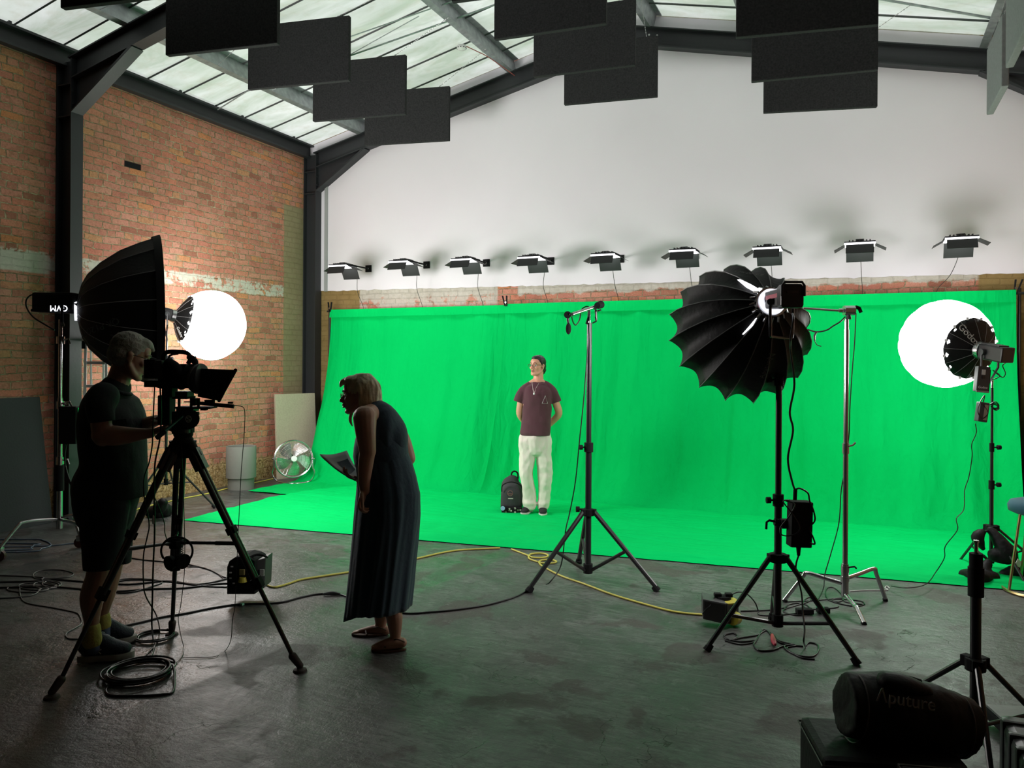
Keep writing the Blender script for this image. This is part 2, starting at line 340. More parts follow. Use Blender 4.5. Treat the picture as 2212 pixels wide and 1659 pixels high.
# floor
SHEEN = (G(350, 1505), G(640, 1388))      # edge of the glossier sealed coat
def floor_mat():
    M = bpy.data.materials.new('worn painted concrete'); M.use_nodes = True; nt = M.node_tree; b = nt.nodes['Principled BSDF']
    geo = N(nt, 'ShaderNodeNewGeometry'); pos = geo.outputs['Position']; sp = N(nt, 'ShaderNodeSeparateXYZ'); nt.links.new(pos, sp.inputs[0])
    n1 = noise_n(nt, pos, .9, 6, .6, .6); n2 = noise_n(nt, pos, 3.2, 7, .68, .25); n3 = noise_n(nt, pos, 26, 5, .7); n4 = noise_n(nt, pos, 1.8, 3, .5, .3)
    col = mixc(nt, ramp(nt, n2, .38, .62), (.040, .040, .040), (.105, .112, .104))
    n5 = noise_n(nt, pos, 11, 8, .75, .5); n1 = mathn(nt, 'ADD', n1, mathn(nt, 'MULTIPLY', mathn(nt, 'SUBTRACT', n5, .5), .22)); n4 = mathn(nt, 'ADD', n4, mathn(nt, 'MULTIPLY', mathn(nt, 'SUBTRACT', n5, .5), .20))
    col = mixc(nt, ramp(nt, n1, .45, .60), col, (.080, .085, .080)); col = mixc(nt, mathn(nt, 'MULTIPLY', ramp(nt, n5, .52, .60), .55), col, (.030, .030, .030)); mg = N(nt, 'ShaderNodeMapping'); mg.inputs['Rotation'].default_value = (0, 0, .5); mg.inputs['Scale'].default_value = (2.2, 14, 1); nt.links.new(pos, mg.inputs[0]); ns = noise_n(nt, mg.outputs[0], 2.2, 8, .75, .3); col = mixc(nt, mathn(nt, 'MULTIPLY', ramp(nt, ns, .47, .60), .55), col, (.17, .18, .17)); col = mixc(nt, mathn(nt, 'MULTIPLY', ramp(nt, noise_n(nt, mg.outputs[0], 3.7, 9, .8, .5), .525, .56), .8), col, (.020, .019, .018)); col = mixc(nt, mathn(nt, 'MULTIPLY', ramp(nt, noise_n(nt, pos, .75, 9, .72, .2), .50, .56), .6), col, (.028, .027, .027))
    red = mathn(nt, 'MULTIPLY', ramp(nt, n4, .56, .60), .75)
    col = mixc(nt, red, col, (.055, .042, .038))
    wear = mathn(nt, 'MULTIPLY', ramp(nt, noise_n(nt, pos, 5.5, 9, .78, .3), .57, .63), .6)
    col = mixc(nt, wear, col, (.16, .165, .158)); col = mixc(nt, mathn(nt, 'MULTIPLY', ramp(nt, noise_n(nt, pos, 9, 9, .8, .4), .60, .64), .75), col, (.022, .020, .019))
    vo = N(nt, 'ShaderNodeTexVoronoi', feature='DISTANCE_TO_EDGE'); vo.inputs['Scale'].default_value = 2.1
    vm = N(nt, 'ShaderNodeVectorMath', operation='ADD'); nz = N(nt, 'ShaderNodeTexNoise'); nz.inputs['Scale'].default_value = 3; nz.inputs['Detail'].default_value = 6
    nt.links.new(pos, nz.inputs['Vector']); sc = N(nt, 'ShaderNodeVectorMath', operation='SCALE'); sc.inputs['Scale'].default_value = .7
    nt.links.new(nz.outputs['Color'], sc.inputs[0]); nt.links.new(pos, vm.inputs[0]); nt.links.new(sc.outputs[0], vm.inputs[1]); nt.links.new(vm.outputs[0], vo.inputs['Vector'])
    crack = mathn(nt, 'MULTIPLY', mathn(nt, 'SUBTRACT', 1, ramp(nt, vo.outputs['Distance'], .0, .006)), ramp(nt, n1, .5, .6))
    col = mixc(nt, crack, col, (.008, .008, .008))
    nt.links.new(col, b.inputs['Base Color'])
    ro = mathn(nt, 'ADD', .23, mathn(nt, 'MULTIPLY', ramp(nt, n2, .3, .7), .22))
    ro = mathn(nt, 'ADD', ro, mathn(nt, 'MULTIPLY', red, .2))
    sx_, sy_ = SHEEN; dd_ = (sy_ - sx_).normalized(); nn_ = Vector((-dd_.y, dd_.x, 0)); nn_ = nn_ if nn_.y > 0 else -nn_
    side = mathn(nt, 'ADD', mathn(nt, 'ADD', mathn(nt, 'MULTIPLY', sp.outputs['X'], nn_.x), mathn(nt, 'MULTIPLY', sp.outputs['Y'], nn_.y)), -(sx_.dot(nn_)))
    side = mathn(nt, 'ADD', side, mathn(nt, 'MULTIPLY', mathn(nt, 'SUBTRACT', n2, .5), .12))
    ro = mathn(nt, 'ADD', ro, mathn(nt, 'MULTIPLY', mathn(nt, 'SUBTRACT', 1, ramp(nt, side, -.01, .02)), .14))
    nt.links.new(ro, b.inputs['Roughness']); b.inputs['Specular IOR Level'].default_value = .75
    bp = N(nt, 'ShaderNodeBump'); bp.inputs['Strength'].default_value = .8; bp.inputs['Distance'].default_value = .010
    h = mathn(nt, 'SUBTRACT', mathn(nt, 'ADD', mathn(nt, 'MULTIPLY', n3, .5), mathn(nt, 'MULTIPLY', n2, 1.6)), mathn(nt, 'MULTIPLY', crack, .8))
    nt.links.new(h, bp.inputs['Height']); nt.links.new(bp.outputs[0], b.inputs['Normal'])
    return M
struct(MB().box(((XL + XR) / 2, (YB + YF) / 2, -.1), (XR - XL + .6, YB - YF + .6, .2)).build('floor', floor_mat()))
wl_ = struct(MB().box((XL - .15, (YB + YF) / 2, 2.43), (.3, YB - YF + .3, 4.86)).build('wall_left', BRL))
struct(MB().box((XR + .15, (YB + YF) / 2, 2.43), (.3, YB - YF + .3, 4.86)).build('wall_right', BRL))
def gable(y0, y1, zlo, top, x0=XL, x1=XR):
    P = [(x0, y0, zlo), (x1, y0, zlo), (x1, y0, zroof(x1) - top), (XP, y0, zroof(XP) - top), (x0, y0, zroof(x0) - top)]
    return MB().prism(P, (0, y1 - y0, 0))
wb = struct(gable(YB, YB + .3, 0, .0, XL - .3, XR + .3).build('wall_back', BRB))
struct(gable(YF - .3, YF, 0, .0, XL - .3, XR + .3).build('wall_front', mat('dark painted brick', (.05, .045, .04), .9, bump=.4, bscale=12)))
PLA = mat('white painted plaster', (.82, .785, .83), .85, bump=.25, bscale=9, var=.02, vscale=1.2, spec=.2)
# white plaster skin of the gable, ragged lower edge
pm = MB(); nx = 160; vs_ = []; fs_ = []
for i in range(nx + 1):
    X = XL + .02 + (XR - XL - .04) * i / nx
    zb = 2.735 - .1 * (X - XL) / 9.2 + .012 * fbm((X * 9, 0, 0)) + .01 * fbm((X * 40, 3, 0))
    for (yy, zz) in ((YB - .022, zb), (YB - .022, zroof(X) - .02), (YB, zroof(X) - .02), (YB, zb)): vs_.append((X, yy, zz))
for i in range(nx):
    for k in range(4): fs_.append((i * 4 + k, i * 4 + (k + 1) % 4, (i + 1) * 4 + (k + 1) % 4, (i + 1) * 4 + k))
pm.add(vs_, fs_); pm.build('plaster', PLA, wb)
# roof: translucent corrugated sheets seen as pale panels
def roof_mat():
    M = bpy.data.materials.new('translucent roof sheet'); M.use_nodes = True; nt = M.node_tree
    out = nt.nodes['Material Output']; nt.nodes.remove(nt.nodes['Principled BSDF'])
    geo = N(nt, 'ShaderNodeNewGeometry'); mp = N(nt, 'ShaderNodeMapping'); mp.inputs['Scale'].default_value = (.5, 1.6, .5); nt.links.new(geo.outputs['Position'], mp.inputs[0])
    n1 = noise_n(nt, mp.outputs[0], 1.3, 5, .6, .8); n2 = noise_n(nt, geo.outputs['Position'], 7, 5, .6)
    col = mixc(nt, ramp(nt, n1, .35, .65), rgb('aab8a8'), rgb('d6dbd8')); col = mixc(nt, mathn(nt, 'MULTIPLY', ramp(nt, n2, .5, .8), .3), col, rgb('a29c80'))
    d = N(nt, 'ShaderNodeBsdfDiffuse'); t = N(nt, 'ShaderNodeBsdfTranslucent'); mx = N(nt, 'ShaderNodeMixShader'); mx.inputs[0].default_value = .4
    nt.links.new(col, d.inputs[0]); nt.links.new(col, t.inputs[0]); nt.links.new(d.outputs[0], mx.inputs[1]); nt.links.new(t.outputs[0], mx.inputs[2]); nt.links.new(mx.outputs[0], out.inputs[0])
    return M
def roofpart(y0, y1, m_, lift=0.0, par=None):
    rm = MB(); ny = 30
    for a, b in ((XL - .3, XP), (XP, XR + .3)):
        rm.add([(X, y0 + (y1 - y0) * j / ny, zroof(X) + lift) for j in range(ny + 1) for X in (a, b)], [(2 * j, 2 * j + 1, 2 * j + 3, 2 * j + 2) for j in range(ny)])
    return rm.build('ceiling' if par is None else 'unseen_shade_roof', m_, par)
roof = struct(roofpart(YSKY, YB + .3, roof_mat())); roofpart(YF - .3, YSKY, mat('dark roof added for shade', (.03, .03, .03), .9), .02, roof)  # opaque dark part added over the unseen front to keep roof light out
# thin dark glazing bars that follow the slope
gb = MB(); y = YB - .4
while y > YF:
    for a, b in ((XL, XP), (XP, XR)):
        gb.tube([(a, y, zroof(a) - .012), (b, y, zroof(b) - .012)], .012, 4)
    y -= .53
struct(gb.build('trim_1', mat('dark glazing bar', (.05, .055, .055), .6)))
# galvanised purlins (Z section), along Y on top of the rafters
for k, X in enumerate((-6.65, -4.25, -3.05, 2 * XP + 3.05, 2 * XP + 4.25, 2 * XP + 6.65)):
    pb = MB(); z0 = zr(X) + .235; sgn = 1 if X < XP else -1
    sec = [(-.065, .2), (-.065, .19), (-.004, .19), (-.004, .01), (-.06, .01)][:0] or [(-.07, 0), (.004, 0), (.004, .19), (.07, .19), (.07, .2), (-.004, .2), (-.004, .012), (-.058, .012), (-.058, .03), (-.07, .03)]
    tilt = math.atan(SL) * sgn
    P = [(X + (a * math.cos(tilt) - b * math.sin(tilt)), YF, z0 + a * math.sin(tilt) + b * math.cos(tilt)) for a, b in sec]
    pb.prism(P, (0, YB - YF - .02, 0)); struct(pb.build('trim_%d' % (k + 2), GALV))
# black portal frames: columns, haunched rafters
def isec_pts(path, w, h, tf=.014, tw=.012):
    "I-section swept along a straight line path=(p,q); h measured in hint direction"
    p, q, hint = path; p = Vector(p); q = Vector(q); a, b, d = frame(q - p, hint)
    s = [(-h / 2, -w / 2), (-h / 2, w / 2), (-h / 2 + tf, w / 2), (-h / 2 + tf, tw / 2), (h / 2 - tf, tw / 2), (h / 2 - tf, w / 2), (h / 2, w / 2), (h / 2, -w / 2), (h / 2 - tf, -w / 2), (h / 2 - tf, -tw / 2), (-h / 2 + tf, -tw / 2), (-h / 2 + tf, -w / 2)]
    return [p + a * x + b * y for x, y in s], q - p
BOLT = mat('pale bolt heads', (.6, .6, .6), .4, .8)
def portal(Yc, name_n, bolts=False):
    wd = .14; t = MB()
    for sgn in (1, -1):
        X0 = XL if sgn == 1 else XR
        P, off = isec_pts(((X0 + sgn * .118, Yc, 0), (X0 + sgn * .118, Yc, zr(X0) + .26), (sgn, 0, 0)), wd, .228); t.prism(P, off)
        ra = Vector((X0 + sgn * .2, Yc, zr(X0 + sgn * .2) + .12)); rb_ = Vector((XP, Yc, zr(XP) + .12))
        P, off = isec_pts((ra, rb_, (0, 0, 1)), wd, .235); t.prism(P, off)
        # haunch: tapered web with bottom flange
        xh = X0 + sgn * 1.06; xc = X0 + sgn * .232
        zc = zr(xc) - .34
        t.prism([(xc, Yc - .008, zc), (xc, Yc - .008, zr(xc)), (xh, Yc - .008, zr(xh)),], (0, .016, 0))
        t.prism([(xc, Yc - wd / 2, zc - .012), (xc, Yc - wd / 2, zc + .004), (xh, Yc - wd / 2, zr(xh) + .008), (xh + sgn * .04, Yc - wd / 2, zr(xh) - .004)], (0, wd, 0))
        for q in (0, 1):
            t.box((X0 + sgn * .118, Yc, zr(X0) - .33 + q * .33), (.21, wd * .96, .012))
        # splice plate bolts
        for q in range(4): t.cyl((xc + sgn * .0, Yc + (.045 if q % 2 else -.045), zc + .08 + .12 * (q // 2)), (xc + sgn * .014, Yc + (.045 if q % 2 else -.045), zc + .08 + .12 * (q // 2)), .012, seg=6)
    t.prism([(XP - .3, Yc - .009, zr(XP - .3)), (XP, Yc - .009, zr(XP) - .03), (XP + .3, Yc - .009, zr(XP + .3))], (0, .018, 0))
    fr = struct(t.build(name_n, GIRD))
    if bolts:
        bb = MB()
        for dx in (.32, .42): bb.cyl((XP + dx, Yc - wd / 2 - .001, zr(XP + dx) + .13), (XP + dx, Yc - wd / 2 - .008, zr(XP + dx) + .13), .012, seg=8)
        bb.build('bolt', BOLT, fr)
portal(9.66, 'trim_8', True); portal(5.66, 'trim_9'); portal(1.6, 'trim_10'); portal(-2.4, 'trim_11')
# eaves beams
for sgn, X0, nm in ((1, XL, 'trim_12'), (-1, XR, 'trim_13')):
    t = MB(); zc = zr(X0) + .13
    t.prism([(X0 - sgn * .1, YF, 4.74), (X0 + sgn * .09, YF, 4.74), (X0 + sgn * .09, YF, 4.765), (X0 + sgn * .015, YF, 4.765), (X0 + sgn * .015, YF, 4.925), (X0 + sgn * .09, YF, 4.925), (X0 + sgn * .09, YF, 4.95), (X0 - sgn * .1, YF, 4.95)], (0, YB - YF, 0))
    yy = 9.3
    while yy > YF: t.box((X0 + sgn * .05, yy, 4.955), (.04, .03, .05)); yy -= 1.06
    struct(t.build(nm, GIRD))
# thin pipe strip in the corner beside the back column
struct(MB().box((XL + .33, YB - .03, 3.6), (.05, .03, 1.75)).build('trim_14', mat('grey conduit', (.35, .37, .36), .6)))
# ================================================================== GREEN BACKDROP
def cloth_mat(name, c, fold=.7, sc=(5, 5, .7)):
    M = bpy.data.materials.new(name); M.use_nodes = True; nt = M.node_tree; b = nt.nodes['Principled BSDF']
    geo = N(nt, 'ShaderNodeNewGeometry'); pos = geo.outputs['Position']
    n0 = noise_n(nt, pos, 1.5, 3)
    col = mixc(nt, n0, tuple(x * .93 for x in c), tuple(x * 1.05 for x in c)); nt.links.new(col, b.inputs['Base Color'])
    b.inputs['Roughness'].default_value = .8; b.inputs['Specular IOR Level'].default_value = .04
    mp = N(nt, 'ShaderNodeMapping'); mp.inputs['Scale'].default_value = sc; nt.links.new(pos, mp.inputs[0])
    n1 = noise_n(nt, mp.outputs[0], 2.2, 3, .5, .6); n2 = noise_n(nt, pos, 9, 3, .5, .8)
    bp = N(nt, 'ShaderNodeBump'); bp.inputs['Strength'].default_value = fold; bp.inputs['Distance'].default_value = .03
    nt.links.new(mathn(nt, 'ADD', n1, mathn(nt, 'MULTIPLY', n2, .10)), bp.inputs['Height']); nt.links.new(bp.outputs[0], b.inputs['Normal'])
    return M
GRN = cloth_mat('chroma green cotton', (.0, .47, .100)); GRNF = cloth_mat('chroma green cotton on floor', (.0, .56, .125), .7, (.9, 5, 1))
PROF = [(9.53, 2.42), (9.52, 2.3), (9.50, 2.0), (9.47, 1.75), (9.40, 1.4), (9.32, 1.1), (9.24, .85), (9.13, .5), (9.03, .27), (8.92, .11), (8.78, .03), (8.6, .012)]
def hang(x0, x1, yfront, seed, zoff=.0, amp=.034, xflo=None, ytop=0, frontskew=0, seams=(), curl=0):
    "sheet hung from the top rail and swept out over the floor"
    pr = [Vector((0, a, b)) for a, b in PROF]; pr = catmull(pr, 5); L = len(pr)
    nfl = 26; cols = 220 if x1 - x0 > 4 else 110
    rows = []
    for i, p in enumerate(pr): rows.append((p.y, p.z, i / L))
    y0 = rows[-1][0]
    for i in range(1, nfl + 1): rows.append((None, .012, 1 + i / nfl))
    vs_ = []; fs_ = []
    for i, (yy, zz, t) in enumerate(rows):
        for j in range(cols + 1):
            u = j / cols; X = x0 + (x1 - x0) * u
            if yy is None:
                yf_ = yfront + frontskew * u
                Y = y0 + (yf_ - y0) * (t - 1)
                w = .009 * fbm((X * 1.3, Y * 5, seed)) + .006 * fbm((X * 4, Y * 4, seed)); Z = zoff + .014 + max(0, w)
                Y += .015 * fbm((X * 3, seed, 0)) * (t - 1)
            else:
                k = min(1, t * 1.6)
                a_ = amp * (.25 + k) * (1 - max(0, t - .8) / .3)
                vf = math.sin(X * 11 + 2.2 * fbm((X * .8, seed, t * .6))) * .5 + 1.3 * fbm((X * 2.6, seed + 5, t * .8)) + .25 * fbm((X * 9, seed, t * 5))
                cr = -.006 * math.exp(-((X * 1.7 + seed) % 1 - .5) ** 2 / .0006)
                Y = yy - ytop + a_ * vf + cr; Z = zz + zoff
                if i < 3: Y = yy - ytop + a_ * .3 * vf
                if i == 0: Z += .008 * math.sin(X * 1.3) - .0
            xx = X
            for sx_ in seams:
                kk = max(0, min(1, t * 1.6)); dx_ = X - sx_; Y -= (.035 * kk if yy is not None else 0) * (1 / (1 + math.exp(-dx_ / .006))) * math.exp(-max(0, dx_) / .5)
            if curl and yy is not None: Y -= curl * min(1, .3 + t) * math.exp(-(X - x0) / .035)
            vs_.append((xx, Y, Z))
    n = cols + 1
    for i in range(len(rows) - 1):
        for j in range(cols): fs_.append((i * n + j, i * n + j + 1, (i + 1) * n + j + 1, (i + 1) * n + j))
    return MB().add(vs_, fs_)
bA = hang(-7.12, -4.15, 7.82, 1.3).build('green_screen', GRN, smooth=True, sharp=60)
tag(bA, 'left hung chroma green cloth whose corner points at the ribbed bin', 'green screen')
bB = hang(-4.28, 1.47, 7.2, 4.7, zoff=.012, ytop=.03, amp=.036, seams=(-1.33, -2.9), curl=.05).build('green_screen', GRN, smooth=True, sharp=60)
tag(bB, 'wide chroma green cloth hung behind the young man and the microphone stand', 'green screen')
# hem pockets with the rail
for o, x0, x1, yt in ((bA, -7.12, -4.2, 9.515), (bB, -4.28, 1.47, 9.487)):
    MB().prism([(x0, yt - .012, 2.43 + (.012 if o is bB else 0)), (x0, yt + .03, 2.43), (x0, yt + .03, 2.32), (x0, yt - .026, 2.315)], (x1 - x0, 0, 0)).build('hem_pocket', GRN, o)
# floor cloth
c0 = G(395, 1125); c1 = G(2212, 1278); dr = (c1 - c0).normalized(); c1e = c0 + dr * 8.35
ce = G(620, 1070); cb_ = Vector((-6.1, 8.75, 0)); 
vs_ = []; fs_ = []; nu, nv = 200, 60
for i in range(nu + 1):
    u = i / nu
    for j in range(nv + 1):
        v = j / nv
        lft = catmull([c0, ce, cb_], 8); q = v * (len(lft) - 1); k = min(int(q), len(lft) - 2); Lp = lft[k].lerp(lft[k + 1], q - k)
        fr_ = c0.lerp(c1e, u); bk = Vector((-6.1 + 7.9 * u, 8.72, 0)); Rp = Vector((c1e.x + .0 * v, c1e.y + (8.72 - c1e.y) * v, 0))
        P = fr_.lerp(Vector((fr_.x, 8.72, 0)), v)
        off = Lp - c0.lerp(Vector((c0.x, 8.72, 0)), v); P = P + off * max(0, 1 - u * 3)
        wv = .010 * fbm((P.x * 1.1, P.y * 7, 9)) + .008 * fbm((P.x * 3.5, P.y * 3.5, 2)) + .004 * fbm((P.x * 11, P.y * 9, 1))
        P.z = .046 + max(-.02, wv * 1.2); 
        e = min(j / 3, 1) * min(i / 3, 1); P.z = P.z * e + .008 * (1 - e)
        if j == 0: P.y += .012 * fbm((P.x * 6, 1, 1))
        vs_.append(P)
for i in range(nu):
    for j in range(nv): fs_.append((i * (nv + 1) + j, (i + 1) * (nv + 1) + j, (i + 1) * (nv + 1) + j + 1, i * (nv + 1) + j + 1))
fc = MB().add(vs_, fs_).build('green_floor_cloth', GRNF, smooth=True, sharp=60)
tag(fc, 'creased chroma green cloth spread over the floor in front of the screen', 'green screen')
# rail, posts and clamps that carry the screen
rl = thing('backdrop_rail', 'thin black rail and posts carrying the green screen along the gable wall', 'backdrop support', (-7.2, 9.56, 0))
MB().cyl((-7.2, 9.545, 2.41), (1.55, 9.545, 2.41), .014).build('crossbar', BLKS, rl)
for X in (-7.2, 1.52): MB().cyl((X, 9.6, 0), (X, 9.6, 2.47), .016).build('post', BLKS, rl)
def clamp(X, z, label, tl=0, Y=9.50):
    t = thing('spring_clamp', label, 'clamp', (X, Y, z), group=None)
    for sgn in (-1, 1):
        MB().prism([(X + sgn * .012 - .006, Y - .01, z - .05), (X + sgn * .012 + .006, Y - .01, z - .05), (X + sgn * .03 + .008 + tl, Y - .01, z + .09), (X + sgn * .03 - .008 + tl, Y - .01, z + .09)], (0, .02, 0)).build('jaw', BLKM, t)
    MB().cyl((X, Y - .016, z + .0), (X, Y + .016, z), .012, seg=10).build('spring', STEEL, t)
clamp(-7.12, 2.45, 'black spring clamp at the left top corner of the green screen')
clamp(-4.27, 2.46, 'black spring clamp where the two hung green cloths meet', -.02, 9.47)
clamp(1.47, 2.46, 'black spring clamp at the right top corner of the green screen', .03)
# ================================================================== LAMPS
def emis(name, strength, col=(1, 1, 1), edge=None):
    M = bpy.data.materials.new(name); M.use_nodes = True; nt = M.node_tree
    nt.nodes.remove(nt.nodes['Principled BSDF']); e = N(nt, 'ShaderNodeEmission'); e.inputs[0].default_value = tuple(col) + (1,); e.inputs[1].default_value = strength
    nt.links.new(e.outputs[0], nt.nodes['Material Output'].inputs[0]); return M
GLOW = emis('lit lantern fabric', BALL_L, (1, .985, .96)); GDOME = emis('lit diffuser of round softbox', DOME_L, (1, .98, .95)); GSOFT = emis('lit diffuser of side softbox', SOFT_L, (1, .98, .95)); GLED = emis('lit panel', LED_L, (1, .99, 1))
GLEAK = emis('emissive light leak', 3.0, (.95, .95, 1)); GRING = emis('lit lamp collar', 1.4, (.9, .92, 1)); GLET = emis('lit letters', 3.0, (.85, .88, 1))
INW = mat('white inner fabric', (.8, .8, .8), .8)
SEAM = mat('grey seam', (.20, .20, .20), .4)
def axes(ax, up=(0, 0, 1)):
    z = Vector(ax).normalized(); u = Vector(up); u = (u - z * u.dot(z)).normalized(); return z, u, u.cross(z)   # axis, up, side
def tripod(name, label, cat, c, feet, hubz, braz, top, r=.017, loc_off=0, group=None, mat_=BLKS, colbot=.12, knob=True, legr=.014, spread=.45, hub_w=.045):
    "light stand: three legs from a hub, spreaders from the legs to the foot of the column, telescopic column"
    c = Vector((c[0], c[1], 0)); t = thing(name, label, cat, c, group=group)
    hub = c + Vector((0, 0, hubz))
    low = c + Vector((0, 0, colbot))
    for f in feet:
        f = Vector((f[0], f[1], 0)); dv = (f - c).normalized(); s0 = hub + dv * hub_w
        lg = MB().cyl(s0, f + Vector((0, 0, .012)), legr, legr * .9, 10).build('leg', mat_, t, smooth=True)
        MB().cyl(f + Vector((0, 0, .0)) + (s0 - f).normalized() * .004, f + (s0 - f).normalized() * .05, legr * 1.5, legr * 1.25, 10).build('rubber_foot', BLKM, lg)
        k = s0.lerp(f, spread)
        MB().cyl(k, low + dv * .02, legr * .7, seg=8).build('spreader', mat_, t, smooth=True)
    h = MB().cyl(hub - Vector((0, 0, .03)), hub + Vector((0, 0, .02)), hub_w * .9, seg=12)
    for f in feet:
        dv = (Vector((f[0], f[1], 0)) - c).normalized(); h.box(hub + dv * hub_w * .8, (.04, .04, .045), rz=math.atan2(dv.y, dv.x))
    h.build('hub', BLKM, t, bevel=.003)
    MB().cyl(low - Vector((0, 0, .02)), low + Vector((0, 0, .05)), r * 1.5, seg=12).build('column_foot', BLKM, t)
    zs = [colbot] + list(braz) + [top]; rr = r
    for i in range(len(zs) - 1):
        MB().cyl(c + Vector((0, 0, zs[i])), c + Vector((0, 0, zs[i + 1])), rr, seg=14).build('tube', mat_, t, smooth=True)
        if i < len(zs) - 2:
            z1 = zs[i + 1]
            kb = MB().cyl(c + Vector((0, 0, z1 - .05)), c + Vector((0, 0, z1 + .02)), rr * 1.45, seg=14).build('collar', BLKM, t, smooth=True)
            if knob:
                e = c + Vector((0, 0, z1 - .015)); kd = -CR if knob == -1 else CR
                MB().cyl(e, e + kd * .055, .006, seg=8).cyl(e + kd * .045, e + kd * .07, .019, seg=8).build('knob', BLKM, kb)
        rr *= .82
    MB().cyl(c + Vector((0, 0, top)), c + Vector((0, 0, top + .05)), .008, seg=10).cyl(c + Vector((0, 0, top + .05)), c + Vector((0, 0, top + .06)), .011, seg=10).build('spigot', STEEL, t)
    return t
def two_feet(p1, p2, sgn=1):
    "centre and third foot of an equilateral tripod whose two front feet are known"
    a = Vector((p1[0], p1[1], 0)); b = Vector((p2[0], p2[1], 0)); d = b - a; n = Vector((-d.y, d.x, 0)).normalized() * sgn
    R = d.length / math.sqrt(3); c = (a + b) / 2 + n * R / 2; return c, [a, b, c + n * R]
# ---- lanterns
def vdir(px, a, b, c):
    "direction given as right / away / up as seen along the line of sight of column px"
    q = (px - CX) / F; v = (CF + CR * q).normalized(); w = (CR - CF * q).normalized(); return (w * a + v * b + CU * c).normalized()
def scal_ball(c, ax, R, mat_, parent, name='lantern_globe', cut=.0, n=14):
    z, u, s = axes(ax); rings = []
    for i in range(25):
        ph = .02 + (math.pi - .04) * i / 24
        ring = []
        for k in range(84):
            t = 2 * math.pi * k / 84
            lob = 1 - .022 * (1 - abs(math.cos(n / 2 * t)) ** .5) * math.sin(ph) - .012 * abs(math.sin(ph * 2.5))
            ring.append(Vector(c) + (z * math.cos(ph) * .95 + (u * math.cos(t) + s * math.sin(t)) * math.sin(ph)) * R * lob)
        rings.append(ring)
    return MB().ring_loft(rings).build(name, mat_, parent, smooth=True, sharp=80)
def gores(prof, o, ax, n, mat_, parent, name, dip=.06, per=8, thick=False, up=(0, 0, 1), ph0=0, rib=None, ribr=.003):
    "umbrella-like shell of n gores: profile (along, radius); fabric dips between the ribs"
    z, u, s = axes(ax, up); o = Vector(o); rings = []
    for a, r in prof:
        ring = []
        for k in range(n * per):
            t = 2 * math.pi * k / (n * per) + ph0; w = (k % per) / per; dd = 1 - dip * math.sin(math.pi * w) ** .8 * min(1, r / prof[-1][1] * 1.1)
            ring.append(o + z * a + (u * math.cos(t) + s * math.sin(t)) * r * dd)
        rings.append(ring)
    ob = MB().ring_loft(rings, cap=False).build(name, mat_, parent, smooth=True, sharp=25)
    sd = ob.modifiers.new('thickness', 'SOLIDIFY'); sd.thickness = .003
    if rib is not None:
        for k in range(n):
            t = 2 * math.pi * k / n + ph0
            MB().tube([o + z * a + (u * math.cos(t) + s * math.sin(t)) * (r + ribr * .6) for a, r in prof], ribr, 5).build('rib', rib, parent)
    return ob
def lantern(px, py, d, ax, R, label, sgn, stand_top, branding):
    apex = D(px, py, d); z, u, s = axes(ax)
    t = thing('lantern_lamp', label, 'studio lamp', (apex.x, apex.y, apex.z - .15), group=None)
    gc = apex + z * (R * 1.02)
    scal_ball(gc, z, R, GLOW, t)
    rr = R * .66; prof = [(.0, .06), (R * .12, .10), (R * .28, R * .47), (R * .33 + .02, rr)]
    prof = [(0, .06), (.03, .085), (.10, R * .38), (.17, R * .56), (R * .36 + .06, rr)]
    L = gc - apex; dist = L.length; along = dist - math.sqrt(max(R * R - rr * rr, 0)) * .95
    prof = [(0, .055), (along * .25, rr * .42), (along * .5, rr * .66), (along * .75, rr * .85), (along, rr * 1.02)]
    cone = gores(prof, apex, z, 12, FAB, t, 'black_cone', dip=.02, rib=SEAM, ribr=.002)
    for k in range(12):
        a_ = 2 * math.pi * k / 12 + .26; p = apex + z * (along - .004) + (u * math.cos(a_) + s * math.sin(a_)) * rr * 1.01
        MB().box(p, (.018, .02, .022), Matrix((s, u, z)).transposed() if False else None).build('tab', WHT, t)
    # lamp body behind the cone
    zb = -z; B3 = Matrix(((s.x, u.x, z.x), (s.y, u.y, z.y), (s.z, u.z, z.z)))
    MB().cyl(apex + z * .01, apex - z * .03, .075, .07, 24).build('mount_ring', STEEL, t, smooth=True)
    body = MB().box(apex - z * .15, (.12, .12, .24), B3).build('lamp_body', BLKS, t, bevel=.012)
    MB().box(apex - z * .13 + u * .064, (.09, .008, .18), B3).build('cooling_fins', GREYP, body)
    hinge = apex - z * .09
    for q in (-1, 1):
        MB().cyl(hinge + s * q * .06, hinge + s * q * .085, .026, seg=16).build('tilt_knob', GREYP, t, smooth=True)
    st = stand_top
    MB().tube([hinge + s * .078, hinge + s * .078 - Vector((0, 0, .12)), st + Vector((0, 0, .03)), hinge - s * .078 - Vector((0, 0, .12)), hinge - s * .078], .009, 8).build('yoke', BLKS, t)
    if branding:
        a_ = branding; rad = (u * math.cos(a_) + s * math.sin(a_))
        tp = apex + z * along * .62 + rad * (rr * .80); slope = (z * along * .8 + rad * rr * .55).normalized(); out = rad - slope * rad.dot(slope)
        tang = slope.cross(out.normalized())
        return t, tp, slope, out.normalized(), tang
    return t, None, None, None, None
axR = vdir(2100, -.66, .73, .16); cR = D(2141, 1200, 6.3); cR.z = 0
lab, tp, slope, out, tang = lantern(2119, 757, 6.3, axR, .375, 'large glowing white lantern lamp with black cone on the right hand side', 1, D(2131, 845, 6.3), 0)
zR, uR, sR = axes(axR)
apR = D(2119, 757, 6.3)
